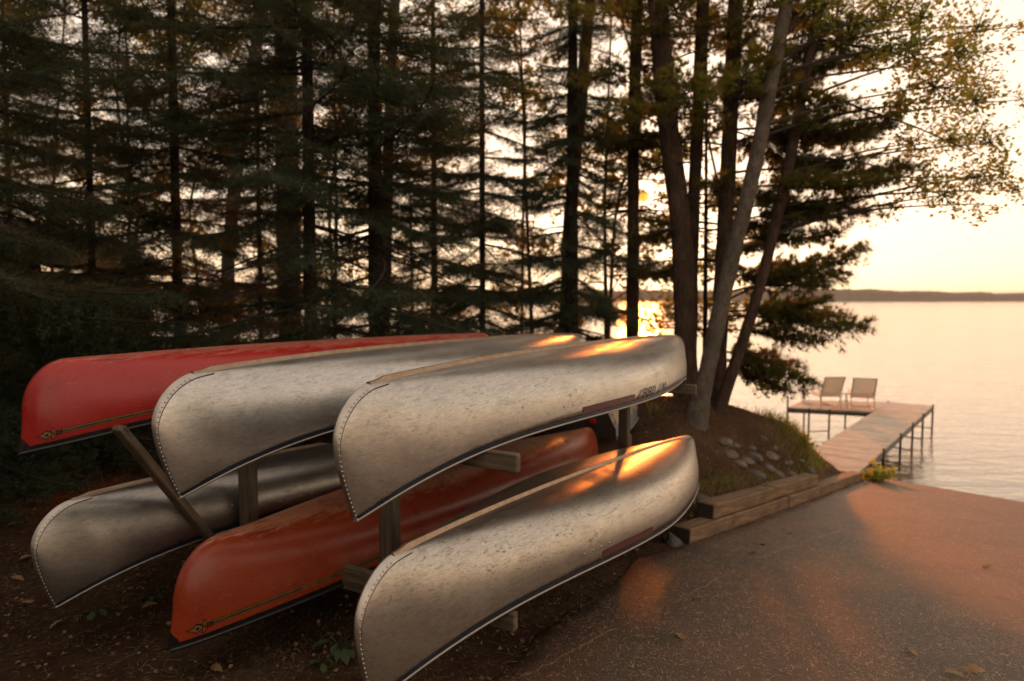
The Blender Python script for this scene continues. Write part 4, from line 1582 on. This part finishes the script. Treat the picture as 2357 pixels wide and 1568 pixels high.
c1 = lounger(1913, 941, 0.05, 'left one of the two strapped lounge chairs on the dock', 0.10)
c2 = lounger(1985, 944, -0.35, 'right one of the two strapped lounge chairs, leaning further back', 0.20)
tp = (c1 + c2) / 2 + np.array([0.10, 0.35, 0])
tb = empty('side_table', tp)
tag(tb, 'small round pale table between the two lounge chairs', 'table')
a = np.linspace(0, 2 * math.pi, 20, endpoint=False)
v = [(0.22 * math.cos(q), 0.22 * math.sin(q), z) for z in (0.44, 0.465) for q in a]
mesh('table_top', v, [tuple(range(20))[::-1], tuple(range(20, 40))] + [(i, (i + 1) % 20, 20 + (i + 1) % 20, 20 + i) for i in range(20)], M['tabletop'], tb)
for k in range(3):
    q = k * 2.09 + 0.4
    mesh('leg', *tube([(0.06 * math.cos(q), 0.06 * math.sin(q), 0.44), (0.19 * math.cos(q), 0.19 * math.sin(q), 0)], 0.011, 6), M['frame'], tb, True)

# ------------------------------------------------------------------ rocks on the bank
M['stone'] = mat_plain('bank_stone', (0.135, 0.105, 0.082), 0.85, 0, 0.45, 9, 0.5)
M['stone_dark'] = mat_plain('dark_stone', (0.085, 0.075, 0.065), 0.85, 0, 0.45, 9, 0.5)
import bmesh


def rock(px, py, r, label, dark=False, flat=0.6, seed=0):
    p = G(px, py)
    bm = bmesh.new(); bmesh.ops.create_icosphere(bm, subdivisions=2, radius=1.0)
    rr = np.random.default_rng(seed + int(px))
    co = np.array([v.co[:] for v in bm.verts])
    k = 1 + 0.38 * vnoise(co, 1.3, seed + int(px)) + 0.20 * vnoise(co, 3.2, seed + int(py))
    k = np.minimum(k, 1.12)
    co = co * k[:, None] * np.array([rr.uniform(0.85, 1.3), rr.uniform(0.7, 1.0), flat * rr.uniform(0.8, 1.15)]) * r
    for v, c in zip(bm.verts, co): v.co = c
    me = bpy.data.meshes.new('rock'); bm.to_mesh(me); bm.free()
    o = link('rock', me, M['stone_dark'] if dark else M['stone'])
    o.location = p + np.array([0, 0, r * flat * 0.02])
    o.rotation_euler = (rr.normal(0, 0.15), 0.35 + rr.normal(0, 0.2), rr.uniform(-0.9, 0.4))
    tag(o, label, 'rock', 'rocks on the bank')


for i, (px, py, r, lab, dk) in enumerate([
    (1668, 1022, 0.15, 'pale rounded boulder, leftmost and highest of the light stones on the bank', 0),
    (1680, 1046, 0.11, 'pale stone tucked right under the leftmost boulder', 0),
    (1701, 1068, 0.10, 'light egg-shaped stone with a twin just right of it', 0),
    (1716, 1062, 0.12, 'long light stone lying against the egg-shaped one', 0),
    (1694, 1026, 0.055, 'small stone alone right of the leftmost boulder', 0),
    (1729, 1032, 0.08, 'small pale stone in the upper row of the bank', 0),
    (1735, 1054, 0.13, 'dark blocky rock in the middle of the bank stones', 1),
    (1773, 1050, 0.13, 'long slanting pale slab in the middle of the bank', 0),
    (1782, 1032, 0.075, 'pale stone above the slanting slab', 0),
    (1755, 1010, 0.09, 'brown stone highest up near the pine roots', 1),
    (1767, 1077, 0.10, 'stone below the slanting slab, partly buried', 0),
    (1810, 1066, 0.08, 'reddish stone right of the slanting slab', 0),
    (1843, 1062, 0.07, 'small stone near the grass at the right of the bank', 0),
    (1862, 1082, 0.11, 'dark stone just above the far end of the upper timber', 1),
    (1794, 1097, 0.15, 'broad grey stone touching the back of the upper timber', 0),
    (1823, 1094, 0.11, 'flat stone behind the upper timber, right of the broad one', 0),
    (1738, 1092, 0.13, 'flat mossy stone in the grass left of the broad grey one', 1),
    (1615, 1156, 0.14, 'blue-grey rock beside the end of the lower rack arm', 1),
    (1550, 1252, 0.13, 'brown rock at the near end of the lower timber', 1),
    (1984, 1072, 0.13, 'dark pointed rock at the shore end of the dock', 1),
    (1795, 968, 0.17, 'mossy rock on the crest of the bank against the water', 1),
    (1900, 1040, 0.12, 'weedy rock low on the crest of the bank near the dock', 1),
    (1955, 1058, 0.11, 'rock among weeds just left of the dock planks', 1),
]):
    rock(px, py, r * 0.85, lab, bool(dk), 0.62, i)

# ------------------------------------------------------------------ grass, weeds, litter
M['grass'] = mat_leaf('grass_blades', (0.085, 0.10, 0.025), (0.15, 0.145, 0.04), (0.42, 0.38, 0.07), 0.5, 3)
M['litter'] = mat_plain('dry_litter', (0.20, 0.115, 0.062), 0.9, 0, 0.5, 14)
M['needle_tan'] = mat_plain('dry_needles', (0.42, 0.27, 0.15), 0.7, 0, 0.3, 20)
M['dry_leaf'] = mat_leaf('dry_oak_leaf', (0.30, 0.18, 0.085), (0.40, 0.26, 0.13), (0.35, 0.17, 0.05), 0.25, 8)
M['weed'] = mat_leaf('weed_leaf', (0.055, 0.085, 0.040), (0.085, 0.120, 0.055), (0.14, 0.17, 0.05), 0.3, 5)
M['bush'] = mat_leaf('lakeside_leaf', (0.11, 0.15, 0.02), (0.20, 0.22, 0.03), (0.55, 0.55, 0.08), 0.5, 4)
rg = np.random.default_rng(77)


def surf(p2):
    e = sdist(p2[:, 0], p2[:, 1])
    return np.where(e < 0, ramp_z(p2[:, 0], p2[:, 1]) + 0.014, ground_z(p2[:, 0], p2[:, 1]))


def blades(p2, h, w, r):
    p2 = p2[sdist(p2[:, 0], p2[:, 1]) > 0.24]
    n = len(p2)
    z = surf(p2)
    b = np.stack([p2[:, 0], p2[:, 1], z - 0.01], -1)
    d = unit(np.stack([r.normal(0, 0.45, n), r.normal(0, 0.45, n), np.ones(n)], -1))
    s = unit(np.stack([r.normal(size=n), r.normal(size=n), np.zeros(n)], -1)) * (w / 2)
    hh = (h * (0.5 + r.random(n)))[:, None]
    bend = np.stack([r.normal(0, 0.35, n), r.normal(0, 0.35, n), -0.15 * np.ones(n)], -1)
    m = b + d * hh * 0.55; t = b + (d + bend) * hh
    return np.concatenate([np.stack([b - s, b + s, m + s * 0.7], 1), np.stack([b - s, m + s * 0.7, m - s * 0.7], 1), np.stack([m - s * 0.7, m + s * 0.7, t], 1)])


gs = []
for px, py, spread, n, h in [(1640, 1110, 0.45, 420, 0.07), (1700, 1130, 0.4, 420, 0.07), (1760, 1120, 0.35, 300, 0.07), (1640, 1150, 0.3, 160, 0.06), (1600, 1190, 0.25, 120, 0.08), (1850, 1020, 0.4, 900, 0.18),
                             (1890, 1045, 0.4, 900, 0.2), (1930, 1062, 0.4, 900, 0.2), (1960, 1075, 0.25, 260, 0.15), (1815, 990, 0.35, 700, 0.18), (1640, 1080, 0.5, 300, 0.06), (1800, 1110, 0.3, 260, 0.09), (1780, 950, 0.3, 120, 0.12), (1880, 1075, 0.4, 300, 0.10),
                             (1560, 1230, 0.4, 140, 0.05), (1510, 950, 0.15, 50, 0.2), (1500, 1180, 0.5, 120, 0.05), (560, 1520, 0.5, 70, 0.05), (700, 1540, 0.4, 60, 0.06), (250, 1450, 0.5, 60, 0.05), (100, 1530, 0.4, 50, 0.05)]:
    c = G(px, py)
    gs.append(blades(c[:2] + rg.normal(0, spread, (n, 2)) * np.array([0.8, 0.8]), h, 0.009, rg))
tag(tri_mesh('grass', np.concatenate(gs), M['grass']), 'thin grass and weeds growing on the bank', 'grass', kind='stuff')


def fallen_needles(p2, r, L, w, lift):
    """curved dry needles lying on the surface, two segments each"""
    n = len(p2)
    z = surf(p2) + lift + 0.004 * r.random(n)
    a = r.random(n) * math.pi; c = r.normal(0, 0.55, n)
    ln = (L * (0.5 + 0.7 * r.random(n)))[:, None]
    d1 = np.stack([np.cos(a), np.sin(a), 0 * a], -1); d2 = np.stack([np.cos(a + c), np.sin(a + c), 0.15 * r.random(n)], -1)
    s1 = np.stack([-np.sin(a), np.cos(a), 0 * a], -1) * w / 2
    p0 = np.stack([p2[:, 0], p2[:, 1], z], -1)
    p1 = p0 + d1 * ln * 0.5; p2_ = p1 + d2 * ln * 0.5
    return np.concatenate([np.stack([p0 - s1, p0 + s1, p1 + s1], 1), np.stack([p0 - s1, p1 + s1, p1 - s1], 1), np.stack([p1 - s1, p1 + s1, p2_], 1)])


pts = []
while sum(map(len, pts)) < 7000:
    q = np.stack([rg.uniform(-1.5, 9, 20000), rg.uniform(2.0, 11, 20000)], -1)
    e = sdist(q[:, 0], q[:, 1])
    prob = np.clip(np.exp(-((e + 0.6) / 1.3) ** 2) * 0.6 + 0.16 + 0.3 * vnoise(q, 1.1, 8), 0, 1) * (e < -0.02) * np.exp(-q[:, 1] / 7)
    pts.append(q[rg.random(len(q)) < prob * 0.4])
pts = np.concatenate(pts)[:7000]
tag(tri_mesh('fallen_needles', fallen_needles(pts, rg, 0.044, 0.0038, 0.004), M['needle_tan']), 'dry pine needles scattered over the asphalt', 'needles', kind='stuff')
q = np.stack([rg.uniform(-6, 5.5, 80000), rg.uniform(1.8, 11, 80000)], -1)
e = sdist(q[:, 0], q[:, 1])
q = q[(e > -0.10) & (rg.random(len(q)) < np.clip(1.1 - q[:, 1] * 0.05, 0.3, 1) * (0.55 + 0.4 * vnoise(q, 0.9, 15)))][:42000]
tag(tri_mesh('needle_litter', fallen_needles(q, rg, 0.06, 0.0045, 0.006), M['litter']), 'brown needle litter on the ground under the rack', 'litter', kind='stuff')
# crumbled bark and leaf bits
q = np.stack([rg.uniform(-7, 4.5, 9000), rg.uniform(2.2, 11, 9000)], -1)
q = q[sdist(q[:, 0], q[:, 1]) > 0.0]
cc = np.stack([q[:, 0], q[:, 1], surf(q) + 0.012], -1)
tag(tri_mesh('leaf_litter', leaves_at(cc, rg, 0.027, 0.2), M['litter']), 'bits of dry leaf and bark on the dirt', 'litter', kind='stuff')


def oak_leaf(p, size, rot, mat, label, name='fallen_leaf', tilt=0.25):
    half = [(0, 0.04), (0.12, 0.10), (0.20, 0.24), (0.30, 0.13), (0.42, 0.32), (0.55, 0.17), (0.68, 0.30), (0.80, 0.14), (0.92, 0.12), (1.0, 0.0)]
    up_ = [(x, y) for x, y in half]; lo_ = [(x, -y * 0.92) for x, y in half[:-1]]
    v = []
    for x, y in half:
        v.append((x - 0.5, 0, 0.10 * math.sin(3 * x)))
    for x, y in half: v.append((x - 0.5, y, 0.10 * math.sin(3 * x) + 0.35 * y))
    for x, y in half: v.append((x - 0.5, -y * 0.92, 0.10 * math.sin(3 * x + 0.4) + 0.28 * y))
    n = len(half)
    f = [(i, i + 1, n + i + 1, n + i) for i in range(n - 1)] + [(i + 1, i, 2 * n + i, 2 * n + i + 1) for i in range(n - 1)]
    o = mesh(name, np.array(v) * size, f, mat)
    o.location = p; o.rotation_euler = (rg.normal(0, tilt), rg.normal(0, tilt), rot)
    tag(o, label, 'leaf', 'leaves fallen on the ground')
    return o


for i, (px, py, sz, lab) in enumerate([
    (1733, 1277, 0.10, 'tan oak leaf on the asphalt nearest the lower timber'), (1578, 1287, 0.08, 'small tan leaf at the dirt edge beside the brown rock'),
    (1604, 1384, 0.10, 'curled tan leaf lying on the pale crack line'), (1563, 1471, 0.09, 'tan leaf on the dark asphalt below the crack'),
    (2096, 1508, 0.09, 'tan oak leaf low in the frame, topmost of the three at bottom right'), (2241, 1552, 0.12, 'large tan oak leaf in the bottom right corner'),
    (2195, 1560, 0.10, 'tan leaf cut by the bottom edge beside the large oak leaf'), (2270, 1310, 0.10, 'pale leaf alone far right on the asphalt'),
    (498, 1546, 0.085, 'yellowish leaf on bare dirt under the orange canoe'), (130, 1445, 0.09, 'dry leaf on the dirt below the tip of the dull canoe'),
    (40, 1338, 0.09, 'dry leaf at the far left edge on dark ground'), (60, 1395, 0.08, 'dry leaf left of the dull canoe tip'), (345, 1402, 0.10, 'brown leaf in the shade beside the orange bow'),
    (655, 1525, 0.03, 'tiny pale leaf scrap left of the broad weed'), (60, 1290, 0.10, 'upper dry leaf at the left edge beside the dull canoe'), (25, 1215, 0.10, 'dry leaf at left edge under spruce boughs'),
    (2120, 1395, 0.05, 'small brown leaf in the middle of the asphalt')]):
    oak_leaf(G(px, py, 0.02), sz, rg.random() * 6.28, M['dry_leaf'], lab)
oak_leaf(G(1817, 1232, 0.02), 0.07, 1.0, M['weed'], 'green leaf lying on the asphalt below the timbers')
st = G(1741, 1256, 0.012)
tag(mesh('twig', *tube([st + np.array([-0.06, 0.02, 0]), st, st + np.array([0.07, -0.015, 0.004])], [0.006, 0.007, 0.004], 6), M['twig'], None, True), 'short dark stick on the asphalt near the timbers', 'twig')


def weed(px, py, n, size, h, mat, label, name='weed', seed=0, spread=0.5):
    p = G(px, py)
    root = empty(name, p); tag(root, label, 'plant', 'low weeds around the rack')
    r = np.random.default_rng(seed)
    for i in range(n):
        a = i * 2.4 + r.normal(0, 0.3); tip = np.array([math.cos(a), math.sin(a), 0]) * spread * size * r.uniform(0.7, 1.4) + np.array([0, 0, h * r.uniform(0.4, 1.0)])
        mid = tip * 0.5 + np.array([0, 0, h * 0.25])
        v, f = tube(smooth_path(np.array([[0, 0, 0], mid, tip]), 5), 0.0025, 4)
        mesh('stem', v, f, mat, root)
        d = unit(np.array([math.cos(a), math.sin(a), -0.25 + r.normal(0, 0.2)])); s = unit(np.cross(d, UZ)); nn = np.cross(s, d)
        ln = size * r.uniform(0.7, 1.2)
        prof = [(0, 0.05), (0.2, 0.30), (0.45, 0.40), (0.7, 0.28), (0.9, 0.10), (1.0, 0.0)]
        v = [tip + d * ln * x - nn * ln * 0.25 * x * x for x, y in prof] + [tip + d * ln * x + s * ln * y * 0.8 + nn * ln * (0.15 * y - 0.25 * x * x) for x, y in prof] + \
            [tip + d * ln * x - s * ln * y * 0.8 + nn * ln * (0.15 * y - 0.25 * x * x) for x, y in prof]
        m = len(prof)
        f = [(k, k + 1, m + k + 1, m + k) for k in range(m - 1)] + [(k + 1, k, 2 * m + k, 2 * m + k + 1) for k in range(m - 1)]
        mesh('leaf', np.array(v), f, mat, root)


weed(785, 1500, 11, 0.085, 0.10, M['weed'], 'broad-leaved green weed beside the bow of the front lower canoe', seed=1, spread=0.9)
weed(742, 1535, 5, 0.06, 0.05, M['weed'], 'small weed left of the broad-leaved one', seed=2)
weed(222, 1412, 6, 0.07, 0.04, M['weed'], 'low green weed on the dirt below the dull canoe', seed=3)
weed(350, 1385, 6, 0.06, 0.05, M['weed'], 'shaded weed left of the orange bow', seed=4)
weed(1585, 1192, 6, 0.05, 0.06, M['bush'], 'bright yellow-green weed left of the timbers', seed=5)
weed(1490, 985, 6, 0.07, 0.20, M['weed'], 'tall green weed growing beside the rowboat', seed=6)


def shrub(px, py, R, n, size, mat, label, Y=None):
    p = G(px, py) if Y is None else P(px, py, Y)
    root = empty('shrub', p); tag(root, label, 'shrub')
    r = np.random.default_rng(int(px))
    k = 16
    tips = unit(r.normal(size=(k, 3)) * np.array([1, 1, 0.7]) + np.array([0, 0, 0.8])) * R * r.uniform(0.6, 1.2, (k, 1))
    wd = stick(np.zeros((k, 3)), tips, np.full(k, 0.006), np.full(k, 0.002))
    w = r.integers(0, k, n)
    cent = tips[w] * r.uniform(0.35, 1.05, (n, 1)) + r.normal(0, R * 0.12, (n, 3))
    lf = leaves_at(cent, r, size, 0.6)
    tri_mesh('foliage', np.concatenate([lf]), [mat], root)
    tri_mesh('branches', wd, [M['twig']], root)


shrub(2022, 1108, 0.34, 420, 0.07, M['bush'], 'bright yellow-green bush at the shore end of the dock')
for px_, py_s, lb in ((1848, 1022, 'yellow-green weed clump on the crest of the bank, farthest from the dock'), (1893, 1050, 'weed clump on the crest of the bank, middle of three'), (1938, 1070, 'weed clump on the bank nearest the dock planks')):
    shrub(px_, py_s, 0.17, 170, 0.05, M['bush'], lb)
shrub(1730, 880, 0.5, 500, 0.07, M['under'], 'leafy bush behind the leaning aspens at the water edge', 10.6)
for i, (px, Y, lab) in enumerate([(150, 12.5, 'shaded bush behind the bow of the red canoe'), (330, 13, 'yellowing bush below the dense dark spruce'), (520, 12, 'bush at the foot of the pale birch'),
                                  (800, 13, 'low bush between the two middle spruces'), (960, 12.5, 'low bush right of the stout spruce trunk'), (1180, 12.5, 'bush above the far end of the red canoe'), (1270, 12, 'green bush left of the slender pine')]):
    x, y = (px - PW / 2) / FPX * Y, Y
    z = float(ground_z(x, y)); py_ = HOR + (CZ - z - 0.1) / Y * FPX
    shrub(px, py_, 1.0, 900, 0.10, M['under'], lab, Y)

# ------------------------------------------------------------------ haze over the lake
def build_haze():
    t = NT('haze_air')
    vp = t.n('VolumePrincipled')
    vp.inputs['Color'].default_value = (0.95, 0.90, 0.89, 1)
    vp.inputs['Density'].default_value = 0.00016
    vp.inputs['Anisotropy'].default_value = 0.0
    t.l(vp.outputs[0], t.out.inputs['Volume'])
    v, f = box((0, 2440, 22), (4700, 0, 0), (0, 2900, 0), (0, 0, 28))
    tag(mesh('haze', v, f, t.m), 'thin haze over the lake', 'haze', kind='stuff')


build_haze()
